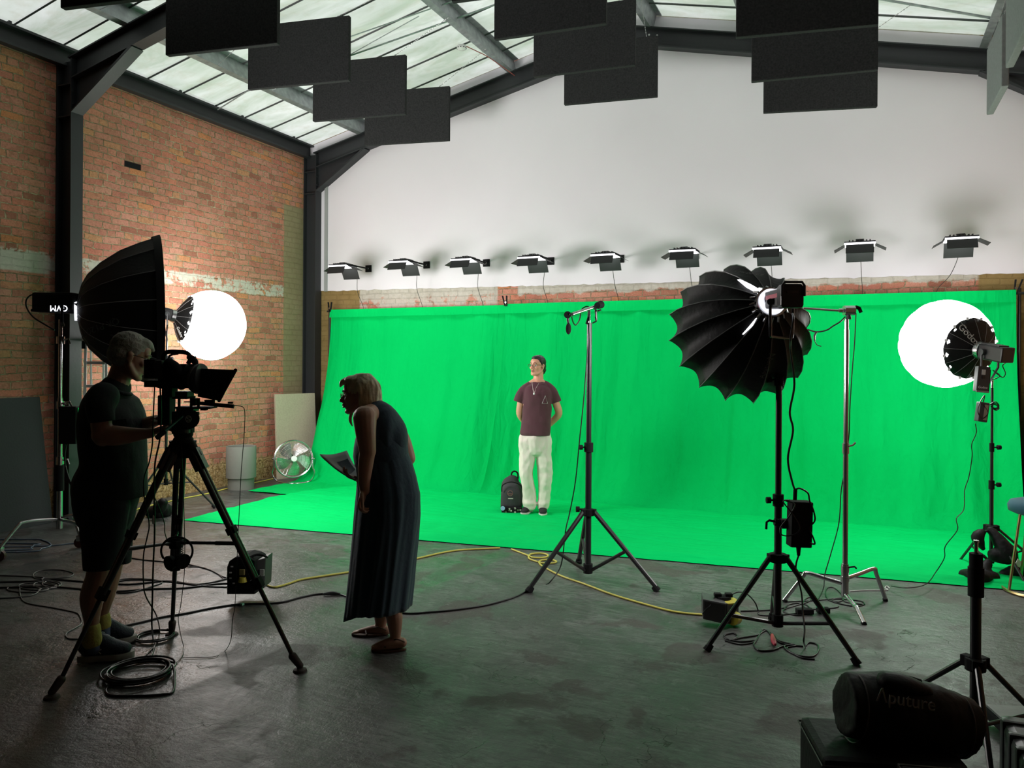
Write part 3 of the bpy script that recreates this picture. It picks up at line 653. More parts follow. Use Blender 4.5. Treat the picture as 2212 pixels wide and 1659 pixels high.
# lettering on the cone, facing the camera
def cone_text(body, px, py, d, size, ang, parent, mat_=DIMT, nrm=None, depth=.001):
    o = D(px, py, d); x = CR * math.cos(ang) - CU * math.sin(ang); y = CR * math.sin(ang) + CU * math.cos(ang)
    if nrm is not None: x = (x - nrm * x.dot(nrm)).normalized(); y = (y - nrm * y.dot(nrm)).normalized()
    return text('lettering', body, mat_, parent, basis(o, x, y), size, depth)
cone_text('Godox', 2094, 724, 6.16, .075, .80, lab, mat('pale print', (.35, .34, .32), .6))
st = D(2131, 850, 6.3)
v1, v2 = D(2070, 1218, 6.55), D(2120, 1262, 5.9)
feetR = [Vector((.76, 7.5, 0)), cR + Vector((.18, -.42, 0)), cR + Vector((.42, .18, 0))]
tripod('light_stand', 'thin black light stand with sandbags under the right lantern lamp', 'light stand', cR, feetR, .36, [.72, 1.02], HZ(cR, 838), r=.015, legr=.011, spread=.5, colbot=.1)
axL = vdir(400, .95, .23, -.21); cL = D(358, 1110, 8.75); cL.z = 0
labL, *_ = lantern(376, 683, 8.75, axL, .402, 'glowing white lantern lamp with black cone beside the brick wall', 1, D(360, 735, 8.75), 0)
cone_text('Godox', 388, 717, 8.6, .042, 1.15, labL, mat('pale print small', (.45, .45, .43), .6))
fl = [G(465, 1098), cL + Vector((-.30, .45, 0)), cL + Vector((-.05, -.52, 0))]
tripod('light_stand', 'slim light stand behind the camera tripod, carrying the left lantern', 'light stand', cL, fl, .55, [1.2, 1.7], HZ(cL, 730), r=.016, legr=.012, spread=.45, colbot=.3)
# control box and power brick hanging on the right stand
t = thing('control_box', 'dark grey controller box hanging on the stand below the right lantern', 'control box', tuple(D(2120, 850, 6.2)))
o = D(2120.5, 819, 6.18); B3 = Matrix(((CR.x, CF.x, 0), (CR.y, CF.y, 0), (0, 0, 1))) @ Matrix.Rotation(.0, 3, 'Z')
tilt = Matrix.Rotation(math.radians(5), 3, CF)
B3t = tilt @ B3
MB().box(o, (.095, .05, .20), B3t).build('case', GREYP, t, bevel=.005)
MB().box(o - B3t @ Vector((0, .027, .098)), (.10, .006, .014), B3t).build('edge_strip', mat('pale edge', (.25, .25, .25), .5), t)
MB().box(o + B3t @ Vector((-.005, -.027, .055)), (.028, .004, .04), B3t).build('display', mat('pale display', (.6, .6, .6), .4), t)
MB().cyl(o + B3t @ Vector((-.005, -.02, .015)), o + B3t @ Vector((-.005, -.033, .015)), .012, seg=16).build('dial', BLKS, t)
text('lettering', 'Godox', mat('white print', (.7, .7, .7), .5), t, basis(o + B3t @ Vector((0, -.0265, -.065)), B3t @ Vector((1, 0, 0)), B3t @ Vector((0, 0, 1))), .026)
MB().box(o + B3t @ Vector((.055, .01, -.01)), (.012, .04, .18), B3t).build('bracket', BLKM, t)
t = thing('power_brick', 'grey power supply strapped with its cable low on the right lantern stand', 'power supply', tuple(D(2122, 915, 6.2)))
o = D(2121, 890, 6.2); B4 = Matrix.Rotation(math.radians(8), 3, CF) @ B3
MB().box(o, (.075, .06, .155), B4).build('case', GREYP, t, bevel=.008)
MB().box(o + B4 @ Vector((.012, -.031, 0)), (.028, .003, .12), B4).build('label_plate', mat('beige label', (.35, .32, .26), .6), t)
MB().tube([o + B4 @ Vector(q) for q in ((0, 0, .08), (-.01, -.02, .13), (-.04, -.03, .08), (-.05, -.03, 0), (-.01, -.035, -.05), (.03, -.03, .0), (-.02, -.03, .06))], .004, 6, 5).build('wrapped_cable', CBL, t)
MB().tube([D(2107, 915, 6.2), D(2109, 935, 6.2), D(2099, 960, 6.2), D(2100, 985, 6.2), D(2093, 1030, 6.2), D(2084, 1058, 6.15), D(2082, 1100, 6.05), D(2066, 1120, 5.95), D(2068, 1145, 5.9), D(2042, 1180, 5.85), D(2040, 1205, 5.9), D(2022, 1235, 5.95)] + [G(2000, 1262, .06), G(1960, 1270, .06), G(1925, 1266, .03)], .0035, 6, 5).build('power_cord', CBL, t)
t0 = thing('coiled_lead', 'small black coil of cable tied on the right lantern stand', 'cable', tuple(D(2141, 880, 6.3)))
for q in range(3):
    MB().tube([D(2138, 874, 6.27), D(2150, 868 + q * 3, 6.25), D(2158, 876 + q * 3, 6.25), D(2150, 882 + q * 2, 6.25), D(2140, 877, 6.27)], .004, 6, 6).build('loop', CBL, t0)
MB().tube([D(2166, 745, 6.25), D(2176, 752, 6.3), D(2174, 780, 6.3), D(2166, 790, 6.3), D(2172, 806, 6.3), D(2165, 815, 6.3), D(2145, 800, 6.3), D(2160, 812, 6.25), D(2140, 822, 6.3)], .004, 6, 5).build('lamp_lead', CBL, lab)
# ---- big round softbox near the middle right
c, feet = two_feet(G(1525, 1407), G(1855, 1438)); dD = dep(c)
tripod('light_stand', 'tall black light stand with a power box, carrying the many ribbed round softbox', 'light stand', c, feet, HZ(c, 1203), [HZ(c, 1075), HZ(c, 815)], HZ(c, 735), r=.022, legr=.016, spread=.62, colbot=HZ(c, 1345), knob=-1, hub_w=.055)
axD = vdir(1640, -.36, .88, -.31); ap = D(1662, 657, 4.45)
t = thing('round_softbox', 'big black deep softbox with sixteen ribs seen from behind, its lamp facing the green screen', 'studio lamp', (ap.x, ap.y, ap.z - .2))
RD = .445; prof = [(0, .075), (.02, .11), (.06, .175), (.12, .25), (.2, .325), (.3, .385), (.4, .425), (.5, RD)]
gores(prof, ap, axD, 16, FAB, t, 'fabric_shell', dip=.13, ph0=.1, rib=SEAM, ribr=.0028, per=10)
z, u, s = axes(axD)
ring = [[ap + z * a + (u * math.cos(q) + s * math.sin(q)) * r for q in [2 * math.pi * k / 48 for k in range(48)]] for a, r in ((.49, .372), (.495, .001))]
MB().ring_loft(ring, cap=False).build('front_diffuser', GDOME, t)
for r0, r1, a0, m_, nm in ((.088, .088, -.035, STEEL, 'collar_ring'), (.078, .074, -.05, GRING, 'inner_ring'), (.055, .052, -.06, STEEL, 'lamp_front')):
    MB().cyl(ap + z * a0, ap + z * .02, r1, r0, 40).build(nm, m_, t, smooth=True)
rb = MB()
for k in range(16):
    q = 2 * math.pi * k / 16; p = ap + z * -.02 + (u * math.cos(q) + s * math.sin(q)) * .09; rb.cyl(p, p + z * .03 + (u * math.cos(q) + s * math.sin(q)) * .02, .007, seg=6)
rb.build('rib_socket', STEEL, t)
def onshell(px, py, guess=4.6, lift=.012):
    "point of the softbox shell seen at an image position"
    v = ray(px, py); best = None; d = 4.2
    while d < 5.3:
        p = EYEV + v * d; rel = p - ap; a = rel.dot(z); r = (rel - z * a).length
        rp = None
        for i in range(len(prof) - 1):
            if prof[i][0] <= a <= prof[i + 1][0]: rp = prof[i][1] + (prof[i + 1][1] - prof[i][1]) * (a - prof[i][0]) / (prof[i + 1][0] - prof[i][0])
        if rp is not None and r <= rp: return EYEV + v * (d - lift)
        d += .004
    return EYEV + v * guess
def leak(pts, nm='zip_gap_glow'):
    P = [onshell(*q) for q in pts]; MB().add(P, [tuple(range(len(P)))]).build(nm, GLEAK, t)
leak([(1592, 604), (1598, 603), (1622, 614), (1646, 628), (1641, 637), (1612, 621)]); leak([(1632, 688), (1636, 686), (1626, 704), (1606, 723), (1603, 722), (1617, 706)])  # glowing patches laid on the shell, imitating lamp light through open zips
# lamp body and yoke
bk = ap - z * .05; S3 = Matrix(((s.x, u.x, z.x), (s.y, u.y, z.y), (s.z, u.z, z.z)))
b1 = D(1712, 640, 4.12); dirb = (b1 - bk).normalized(); zz_, uu_, ss_ = axes(dirb); K3 = Matrix(((ss_.x, uu_.x, zz_.x), (ss_.y, uu_.y, zz_.y), (ss_.z, uu_.z, zz_.z)))
ln = (b1 - bk).length
lb = MB().box(bk.lerp(b1, .45), (.095, .095, ln * .9), K3).build('lamp_body', GREYP, t, bevel=.01)
MB().box(bk.lerp(b1, .45) - ss_ * .0 + uu_ * .05, (.05, .012, ln * .75), K3).build('top_fin', mat('brushed aluminium', (.6, .6, .62), .3, .9), lb)
for sg in (-1, 1): MB().box(bk.lerp(b1, .42) + ss_ * .05 * sg + uu_ * .012, (.006, .022, ln * .62), K3).build('red_stripe', mat('pinkish red trim', (.75, .12, .18), .4), lb)
rp = [(-.052, -.06), (.052, -.06), (.06, -.045), (.06, .05), (.048, .066), (-.048, .066), (-.06, .05), (-.06, -.045)]
hd = MB().prism([b1 + CR * a + CU * b for a, b in rp], CF * .07).build('rear_housing', BLKS, t, bevel=.006)
MB().tube([b1 + CR * a + CU * b - CF * .012 for a, b in ((-.058, .0), (-.058, .055), (-.045, .074), (.045, .074), (.058, .055), (.058, .0))], .007, 8).build('carry_handle', BLKS, t)
MB().box(b1 + CU * .022 - CF * .002, (.06, .014, .004), Matrix(((CR.x, 0, CF.x), (CR.y, 0, CF.y), (0, 1, 0)))).build('display', mat('dim display', (.06, .06, .06), .3), hd)
pv = D(1664, 652, 4.3)
MB().tube([D(1664, 650, 4.28), D(1664, 718, 4.32), D(1668, 727, 4.36), D(1704, 730, 4.48), D(1712, 722, 4.46), D(1713, 665, 4.4)], .008, 8, 3).build('yoke', BLKS, t)
MB().cyl(D(1664, 652, 4.26), D(1668, 650, 4.32), .018, seg=16).build('tilt_knob', STEEL, t, smooth=True)
MB().cyl(D(1685, 730, 4.5), c + Vector((0, 0, HZ(c, 760))), .02, seg=12).build('socket', BLKS, t)
def shell_text(body, p0, p1, size):
    a, b = onshell(*p0, lift=.02), onshell(*p1, lift=.02); c_ = onshell((p0[0] + p1[0]) / 2, (p0[1] + p1[1]) / 2, lift=.022)
    rel = c_ - ap; al = rel.dot(axD); rad = (rel - axD * al).normalized(); n_ = (rad * .8 - axD * .6).normalized(); x = (b - a).normalized(); x = (x - n_ * x.dot(n_)).normalized(); text('lettering', body, DIMT, t, basis(c_ + n_ * .004, x, n_.cross(x)), size, .0006)
shell_text('Light Dome II', (1596, 583), (1640, 600), .036); shell_text('Aputure', (1645, 815), (1662, 775), .042); shell_text('N', (1663, 776), (1669, 762), .06)
# lead from the lamp to the power box on the stand
pbx = thing('power_box', 'flat black power box clamped to the stand of the big round softbox', 'power supply', tuple(D(1726, 1185, 4.55)))
BX = Matrix(((CR.x, CF.x, 0), (CR.y, CF.y, 0), (0, 0, 1)))
MB().box(D(1727, 1131, 4.55), (.122, .09, .262), BX @ Matrix.Rotation(math.radians(1.5), 3, 'Y')).build('case', BLKM, pbx, bevel=.008)
MB().box(D(1698, 1131, 4.6), (.06, .05, .05), BX).cyl(D(1690, 1130, 4.62), D(1673, 1127, 4.62), .022, seg=10).build('clamp', BLKM, pbx)
MB().tube([D(1672, 1126, 4.62), D(1662, 1124, 4.6), D(1656, 1128, 4.6), D(1655, 1143, 4.6)], .007, 8).build('clamp_lever', BLKM, pbx)
MB().cyl(D(1717, 1080, 4.5), D(1718, 1058, 4.5), .011, seg=10).cyl(D(1725, 1182, 4.55), D(1725, 1200, 4.55), .014, .009, seg=10).build('plug', BLKM, pbx)
MB().tube([D(1712, 678, 4.3), D(1714, 690, 4.2), D(1708, 730, 4.2), D(1708, 760, 4.3), D(1716, 830, 4.4), D(1706, 890, 4.42), D(1713, 930, 4.4), D(1702, 990, 4.42), D(1711, 1040, 4.45), D(1718, 1060, 4.5)], .006, 8, 6).build('lead', CBL, t)
MB().tube([D(1718, 1058, 4.5), D(1728, 1055, 4.5), D(1745, 1065, 4.5), D(1749, 1082, 4.5), D(1758, 1105, 4.5), D(1760, 1125, 4.5), D(1748, 1141, 4.5), D(1756, 1160, 4.5), D(1760, 1175, 4.5), D(1748, 1172, 4.5)], .005, 6, 6).build('cord', CBL, pbx)
MB().tube([D(1705, 1080, 4.48), D(1692, 1084, 4.45), D(1712, 1110, 4.45), D(1728, 1140, 4.45), D(1715, 1155, 4.45), D(1690, 1156, 4.45), D(1686, 1140, 4.45), D(1705, 1115, 4.45), D(1717, 1090, 4.45), D(1697, 1082, 4.48)], .004, 6, 6).build('loop', CBL, pbx)
MB().tube([D(1725, 1200, 4.55), D(1719, 1230, 4.6), D(1731, 1280, 4.65), D(1734, 1320, 4.6), D(1738, 1360, 4.5), D(1736, 1385, 4.45), G(1740, 1397, .006)], .005, 6, 6).build('cord', CBL, pbx)
# ---- left side softbox on the roller stand
cS = D(128, 1180, 7.0); cS.z = 0; axS = vdir(331, 1, .05, .02); apS = D(169, 672, 7.0)
t = thing('side_softbox', 'black parabolic softbox seen side on above the man at the camera', 'studio lamp', (apS.x, apS.y, apS.z - .2))
k = 7.0 / 1700
prof = [(-.01, .075), (.004, .12), (.012, .17), (.03, .24), (.08, .335), (.185, .445), (.34, .56), (.5, .638), (.63, .69), (.66, .70)]
gores(prof, apS, axS, 16, FAB, t, 'fabric_shell', dip=.03, rib=SEAM, ribr=.003, ph0=.1)
z, u, s = axes(axS)
ring = [[apS + z * a + (u * math.cos(q) + s * math.sin(q)) * r for q in [2 * math.pi * j / 48 for j in range(48)]] for a, r in ((.62, .665), (.625, .001))]
MB().ring_loft(ring, cap=False).build('front_diffuser', GSOFT, t)
ring = [[apS + z * a + (u * math.cos(q) + s * math.sin(q)) * r for q in [2 * math.pi * j / 48 for j in range(48)]] for a, r in ((.60, .69), (.665, .712), (.665, .70), (.60, .675))]
MB().ring_loft(ring, cap=False).build('rim_band', BLKM, t, smooth=True)
MB().cyl(apS - z * .03, apS + z * .01, .085, seg=32).build('mount_ring', GRING, t, smooth=True)
lb = MB().box(D(124, 652, 7.0), (.36, .17, .155), BX).build('lamp_body', BLKM, t, bevel=.018)
MB().prism([D(66, 668, 6.93), D(88, 655, 6.93), D(168, 655, 6.93), D(168, 678, 6.93), D(112, 675, 6.93), D(66, 673, 6.93)], CF * .14).build('lower_housing', BLKM, t, bevel=.006)
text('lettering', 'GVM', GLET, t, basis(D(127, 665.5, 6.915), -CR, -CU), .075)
MB().tube([D(82, 640, 7), D(68, 637, 7), D(57, 648, 7), D(58, 665, 7), D(72, 685, 7), D(95, 700, 7), D(118, 713, 7)], .007, 8, 6).build('lead', CBL, t)
MB().tube([D(134, 658, 6.88), D(134, 695, 6.88), D(137, 703, 7.0)], .012, 8).build('yoke', BLKM, t)
SBT = mat('faint print', (.03, .03, .03), .5); cone_text('QR-P120T', 216, 706, 6.42, .075, math.radians(180) - .35, t, SBT)
cone_text('X', 250, 728, 6.42, .11, math.radians(180) - .35, t, SBT)
# roller stand
t = thing('roller_stand', 'chrome roller stand with castors at the foot of the near black column', 'light stand', cS)
hz = HZ(cS, 1122)
MB().cyl(cS + Vector((0, 0, hz - .08)), cS + Vector((0, 0, HZ(cS, 1050))), .026, seg=16).build('column', STEEL, t, smooth=True)
MB().cyl(cS + Vector((0, 0, HZ(cS, 1060))), cS + Vector((0, 0, HZ(cS, 1005))), .036, seg=16).build('black_sleeve', BLKM, t, smooth=True)
MB().cyl(cS + Vector((0, 0, HZ(cS, 1010))), cS + Vector((0, 0, HZ(cS, 860))), .021, seg=16).build('tube', STEEL, t, smooth=True)
MB().cyl(cS + Vector((0, 0, HZ(cS, 870))), cS + Vector((0, 0, HZ(cS, 690))), .016, seg=16).build('tube', STEEL, t, smooth=True)
for yy in (875, 995, 735):
    b = MB().cyl(cS + Vector((0, 0, HZ(cS, yy + 8))), cS + Vector((0, 0, HZ(cS, yy - 8))), .034, seg=12)
    b.tube([cS + Vector((0, 0, HZ(cS, yy))) + CR * .02, cS + Vector((0, 0, HZ(cS, yy - 3))) + CR * .07, cS + Vector((0, 0, HZ(cS, yy + 8))) + CR * .085], .008, 6); b.build('clamp', STEEL, t)
for (fx, fy, d_) in ((172, 1183, 0), (0, 1212, 0), (196, 1225, 0)):
    f = G(fx, fy); f.z = 0; h0 = cS + Vector((0, 0, hz)); dv = (f - cS); dv.z = 0
    sh = h0 + dv * .62 + Vector((0, 0, .04)); lo = f + Vector((0, 0, .11))
    lg = MB().tube(catmull([h0, h0 + dv * .35 + Vector((0, 0, .03)), sh, sh.lerp(lo, .25) + Vector((0, 0, .02)), lo], 5), .014, 10).build('leg', STEEL, t, smooth=True)
    MB().cyl(f + Vector((0, 0, .045)) - CF * .014, f + Vector((0, 0, .045)) + CF * .014, .045, seg=20).build('castor_wheel', mat('dark red rubber', (.06, .02, .015), .5), lg, smooth=True)
    MB().box(f + Vector((0, 0, .085)), (.04, .05, .05), BX).build('castor_fork', STEEL, lg, bevel=.004)
# ballast box on the roller stand
t = thing('ballast_box', 'flat black power box hooked to the chrome roller stand by the column', 'power supply', tuple(D(149, 955, 6.95)))
MB().box(D(151, 918, 6.95), (.15, .09, .33), BX).build('case', BLKM, t, bevel=.006)
MB().tube([D(133, 872, 6.93), D(150, 868, 6.93), D(155, 878, 6.93)], .008, 8).build('hook', STEEL, t)
MB().box(D(170, 915, 6.95), (.012, .05, .28), BX).build('side_rail', STEEL, t)
MB().tube([D(145, 955, 6.95), D(140, 985, 6.9), D(146, 1030, 6.9), D(161, 1062, 6.9)], .007, 8, 6).tube([D(140, 955, 6.95), D(139, 990, 6.9), D(150, 1035, 6.9), D(165, 1060, 6.9)], .006, 8, 6).build('lead', CBL, t)
# ---- nine LED panels over the screen
def led_proto(loc, label, group):
    t = thing('led_panel', label, 'studio lamp', loc, group=group); W2, D2 = .15, .13
    L = lambda mb, n, m_, p=t, **k: mb.build(n, m_, p, world=False, **k)
    hd = L(MB().box((0, 0, .012), (2 * W2, 2 * D2, .024)), 'housing', BLKM, bevel=.004)
    fn = MB()
    for i in range(7): fn.box((-.1 + i * .033, 0, .034), (.012, .18, .02))
    fn.box((0, 0, .05), (.08, .06, .02)); L(fn, 'heat_sink', GREYP, hd)
    L(MB().box((0, 0, -.004), (2 * W2 - .016, 2 * D2 - .016, .006)), 'light_face', GLED)
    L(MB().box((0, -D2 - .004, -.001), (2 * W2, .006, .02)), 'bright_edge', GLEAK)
    for nm, piv, rot, sz in (('barn_door', (0, -D2 - .004, -.012), ('X', 62), (.27, .11)), ('barn_door', (0, D2 + .004, -.012), ('X', 118), (.27, .16)), ('barn_door', (-W2 - .004, 0, -.006), ('Y', 150), (.11, .2)), ('barn_door', (W2 + .004, 0, -.006), ('Y', 28), (.11, .2))):
        R = Matrix.Rotation(math.radians(rot[1]), 3, rot[0])
        w, h = sz
        if rot[0] == 'X': P = [(-w / 2, 0, 0), (w / 2, 0, 0), (w / 2 * 1.0, -h, 0), (-w / 2 * 1.0, -h, 0)]
        else: P = [(0, -h / 2, 0), (w, -h / 2 * 1.1, 0), (w, h / 2 * 1.1, 0), (0, h / 2, 0)]
        P = [Vector(piv) + R @ Vector(p) for p in P]; nrm = R @ Vector((0, 0, .003))
        L(MB().prism(P, nrm), nm, mat('door grey', (.015, .016, .016), .5, spec=.3) if 'door grey' not in bpy.data.materials else bpy.data.materials['door grey'])
    L(MB().cyl((0, .05, .05), (0, .62, .045), .011, seg=8), 'boom', BLKM)
    L(MB().cyl((0, .20, .02), (0, .20, .06), .02, seg=10), 'joint', BLKM)
    pl = L(MB().box((.0, .62, .045), (.10, .018, .10)), 'wall_plate', BLKM, bevel=.004)
    L(MB().cyl((0, .605, .045), (0, .60, .045), .012, seg=10), 'bolt', WHT, pl)
    return t
G9 = 'LED panels on wall brackets above the green screen'
xs = [(-6.60, 2.99), (-5.62, 3.0), (-4.68, 2.985), (-3.74, 2.965), (-2.79, 2.95), (-1.85, 2.95), (-.93, 2.93), (0.0, 2.93), (.93, 2.93)]
words = ['farthest left', 'second from left', 'third from left', 'fourth from left', 'middle', 'fourth from right', 'third from right', 'second from right', 'farthest right']
yaw = [.22, -.1, .05, -.05, .08, .0, .06, 0, -.02]
pr = None
for i, (X, Z) in enumerate(xs):
    lab_ = 'lit LED panel on wall bracket, %s of the nine' % words[i]
    if pr is None: pr = led_proto((X, 9.10, Z), lab_, G9); o = pr
    else: o = dup(pr, (X, 9.10, Z), 0, lab_, G9)
    if i in (0, 1): pass
for i, (X, Z) in enumerate(xs):
    q = .05 if i < 4 else 0
    a = Vector((X + q, 9.3, Z)); w_ = MB().tube([a + Vector((0, 0, .02)), a + Vector((.01, .05, -.12)), Vector((X + .02 - .08 * (i == 8), 9.42, Z - .32)), Vector((X + .03 - .2 * (i == 8), 9.545, 2.47)), Vector((X + .03 - .2 * (i == 8), 9.62, 2.3))], .0035, 6, 5).build('hanging_cable', mat('thin brown cable', (.03, .028, .025), .5) if i == 0 else bpy.data.materials['thin brown cable'])
    tag(w_, 'thin cable hanging from the LED panel that is %s of the nine' % words[i], 'cable', 'cables of the wall LED panels')
# ================================================================== CEILING BAFFLES
BAF = mat('charcoal felt', (.034, .034, .035), .95, bump=.35, bscale=90, var=.3, vscale=60, spec=.1)
BAFG = mat('light grey felt', (.22, .23, .23), .95, bump=.3, bscale=90, var=.1, vscale=30, spec=.1)
CHN = mat('bright chain', (.5, .5, .5), .4, .8)
def chain(a, b, parent):
    a = Vector(a); b = Vector(b); n = max(3, int((b - a).length / .03)); m_ = MB(); d = (b - a).normalized(); u, v, _ = frame(d)
    for i in range(n):
        c = a.lerp(b, (i + .5) / n); w = u if i % 2 else v
        m_.box(c, (.006, .006, .006)); m_.tube([c - d * .016 + w * .0, c + w * .005, c + d * .016, c - w * .005, c - d * .016], .0016, 4)
    return m_.build('chain', CHN, parent)
def baffle(bl, br, d, h, label, group, purl, m_=BAF, th=.055, sgn=1):
    zb = D((bl[0] + br[0]) / 2, (bl[1] + br[1]) / 2, d).z; A = G(bl[0], bl[1], zb); B = G(br[0], br[1], zb)
    ax = (B - A).normalized(); nr = Vector((-ax.y, ax.x, 0)) * sgn
    t = thing('acoustic_baffle', label, 'acoustic panel', A.lerp(B, .5), group=group)
    MB().prism([A, B, B + CU * h, A + CU * h], nr * th).build('felt_panel', m_, t, bevel=.008)
    for k, X in ((.12, purl[0]), (.88, purl[1])):
        p = A.lerp(B, k) + CU * h + nr * th / 2; q = Vector((X, p.y, zr(X) + .24)); q = p.lerp(q, .9) if abs(q.x - p.x) > 1.5 else q
        MB().tube([p - CU * .01, p + CU * .02], .004, 5).build('eyelet', CHN, t); chain(p + CU * .01, q, t)
    return t
GL = 'acoustic baffles of the left row'; GM = 'acoustic baffles of the middle row'; GR_ = 'acoustic baffles of the right row'
baffle((130, 17), (384, -14), 6.1, .69, 'black felt baffle at the top left corner, only its lower edge showing', GL, (-6.65, -4.25))
baffle((357, 119), (598, 93), 6.95, .69, 'large black felt baffle of the left row, nearest whole one', GL, (-6.65, -4.25))
baffle((535, 193), (753, 173), 8.5, .69, 'black felt baffle, second lowest but one of the left stepped row', GL, (-6.65, -4.25))
baffle((675, 262), (875, 246), 9.25, .69, 'black felt baffle just above the lowest of the left row', GL, (-6.65, -4.25))
baffle((787, 314), (970, 303), 10.1, .69, 'black felt baffle lowest in the left row, crossing the gable rafter', GL, (-6.65, -4.25))
baffle((975, 3), (1225, -30), 6.8, .69, 'black felt baffle at the top edge, only a sliver showing', GM, (-3.05, -2.3))
baffle((1067, 85), (1309, 50), 7.5, .69, 'black felt baffle in front of the other two at the middle', GM, (-3.05, -2.3))
baffle((1152, 166), (1372, 140), 8.3, .69, 'black felt baffle between the two others at the middle', GM, (-3.05, -2.3))
baffle((1218, 226), (1420, 208), 9.04, .69, 'black felt baffle lowest at the middle, casting a shadow on the white gable', GM, (-3.05, -2.3))
baffle((1590, 80), (1898, 52), 6.2, .69, 'black felt baffle topmost and widest of the three stacked at the right', GR_, (-.6, .45))
baffle((1623, 176), (1897, 150), 7.05, .69, 'black felt baffle midmost of the three stacked at the right', GR_, (-.6, .45))
baffle((1650, 243), (1896, 230), 7.9, .69, 'black felt baffle lowest of the three stacked at the right', GR_, (-.6, .45))
baffle((2131, 249), (2163, 187), 6.85, .60, 'pale grey baffle seen edge on near the right edge, farther of two', 'pale baffles at the right edge', (1.2, 1.2), BAFG, .055)
baffle((2172, 148), (2212, 62), 5.75, .60, 'pale grey baffle seen edge on near the right edge, nearer of two', 'pale baffles at the right edge', (1.2, 1.2), BAFG, .055)
# smoke detector on the second purlin
p = AX(997, 104, -4.32); t = thing('smoke_detector', 'round white smoke detector under the galvanised purlin', 'smoke detector', p)
p.z = zr(-4.25) + .2
p = Vector((-4.29, AX(997, 104, -4.29).y, AX(997, 104, -4.29).z))
MB().lathe([(.001, .03), (.05, .03), (.058, .015), (.055, -.005), (.04, -.02), (.001, -.028)], p, (0, 0, 1), 24).build('housing', WHT, t, smooth=True)
sl = MB()
for k in range(10): a = k * .628; sl.box(p + Vector((math.cos(a) * .054, math.sin(a) * .054, -.002)), (.012, .012, .008), rz=a)
sl.build('vent_slot', BLKM, t)
MB().tube([p + Vector((.03, 0, .03)), p + Vector((.06, .3, .06)), Vector((-4.2, 8.8, p.z + .08)), Vector((-4.2, 9.55, p.z + .12))], .006, 6, 4).build('red_wire', mat('faded red wire', (.35, .08, .07), .6), t)
# rods between purlins
def onroof(px, py, drop=.12):
    v = ray(px, py); d = 2.0
    while d < 16:
        p = EYEV + v * d
        if p.z > zroof(p.x) - drop: return p
        d += .02
    return p
for k, (a, b, r) in enumerate((((700, 140), (1075, 8), .011), ((690, 155), (905, 35), .006), ((470, 237), (585, 165), .008), ((1890, -4), (2160, 42), .014), ((740, 85), (1100, -40), .008))):
    struct(MB().tube([onroof(*a), onroof(*b)], r, 6).build('trim_%d' % (20 + k), GALV))
# ================================================================== THINGS BY THE SIDE WALL
p = G(523, 1055); p = Vector((p.x, p.y - .02, 0))
t = thing('planter', 'pale grey two tier ribbed cylinder standing by the brick wall', 'planter', p)
BIN = mat('pale grey fibre clay', (.17, .178, .155), .85, bump=.2, bscale=25, var=.06, vscale=5)
MB().lathe([(.001, 0), (.165, 0), (.165, .145), (.001, .145)], p, (0, 0, 1), 60).build('lower_tier', BIN, t, smooth=True)
MB().lathe([(.172, .146), (.188, .15), (.188, .55), (.183, .558), (.172, .55), (.172, .2), (.001, .2)], p, (0, 0, 1), 60).build('upper_tier', BIN, t, smooth=True)
bd = G(600, 1036); be = G(686, 1026); be.y = min(be.y, 9.45); bd.z = be.z = 0
ax = (be - bd).normalized(); nr = Vector((-ax.y, ax.x, 0))
o = MB().prism([bd, be, be + CU * 1.2 + nr * .08, bd + CU * 1.2 + nr * .08], nr * .04).build('hessian_board', mat('beige hessian', (.42, .37, .27), .95, bump=.4, bscale=120, var=.1, vscale=50), bevel=.006)
tag(o, 'upright beige hessian board leaning in the corner behind the fan', 'acoustic panel')
# fan
fcn = D(634, 991, 10.75); t = thing('floor_fan', 'round chrome floor fan in front of the beige board', 'fan', (fcn.x, fcn.y, 0))
fa = vdir(634, .12, -.97, .1); z, u, s = axes(fa); R = .25
MB().tube([fcn + (u * math.cos(q) + s * math.sin(q)) * R + z * .04 for q in [2 * math.pi * k / 48 for k in range(48)]], .009, 8, 0, True).build('front_rim', STEEL, t, smooth=True)
MB().tube([fcn + (u * math.cos(q) + s * math.sin(q)) * R - z * .06 for q in [2 * math.pi * k / 48 for k in range(48)]], .009, 8, 0, True).build('rear_rim', STEEL, t, smooth=True)
g = MB()
for k in range(44):
    q = 2 * math.pi * k / 44; dv = u * math.cos(q) + s * math.sin(q)
    g.tube([fcn + dv * .05 + z * .075, fcn + dv * .16 + z * .068, fcn + dv * .245 + z * .04], .001, 4)
for rr, zz in ((.1, .073), (.15, .07), (.2, .058)): g.tube([fcn + (u * math.cos(q) + s * math.sin(q)) * rr + z * zz for q in [2 * math.pi * k / 40 for k in range(40)]], .002, 4, 0, True)
g.build('grille', STEEL, t)
g = MB()
for k in range(30):
    q = 2 * math.pi * k / 30; dv = u * math.cos(q) + s * math.sin(q)
    g.tube([fcn + dv * .05 - z * .09, fcn + dv * .16 - z * .085, fcn + dv * .245 - z * .06], .0015, 4)
g.build('rear_grille', STEEL, t)
MB().lathe([(.001, .09), (.036, .088), (.042, .078), (.042, .07), (.001, .07)], fcn, z, 24, u).build('hub_badge', mat('polished badge', (.9, .9, .9), .3), t, smooth=True)
MB().cyl(fcn - z * .14, fcn - z * .02, .06, .05, 20).build('motor', GREYP, t, smooth=True)
ALU = mat('brushed blade', (.75, .76, .78), .35, .9)
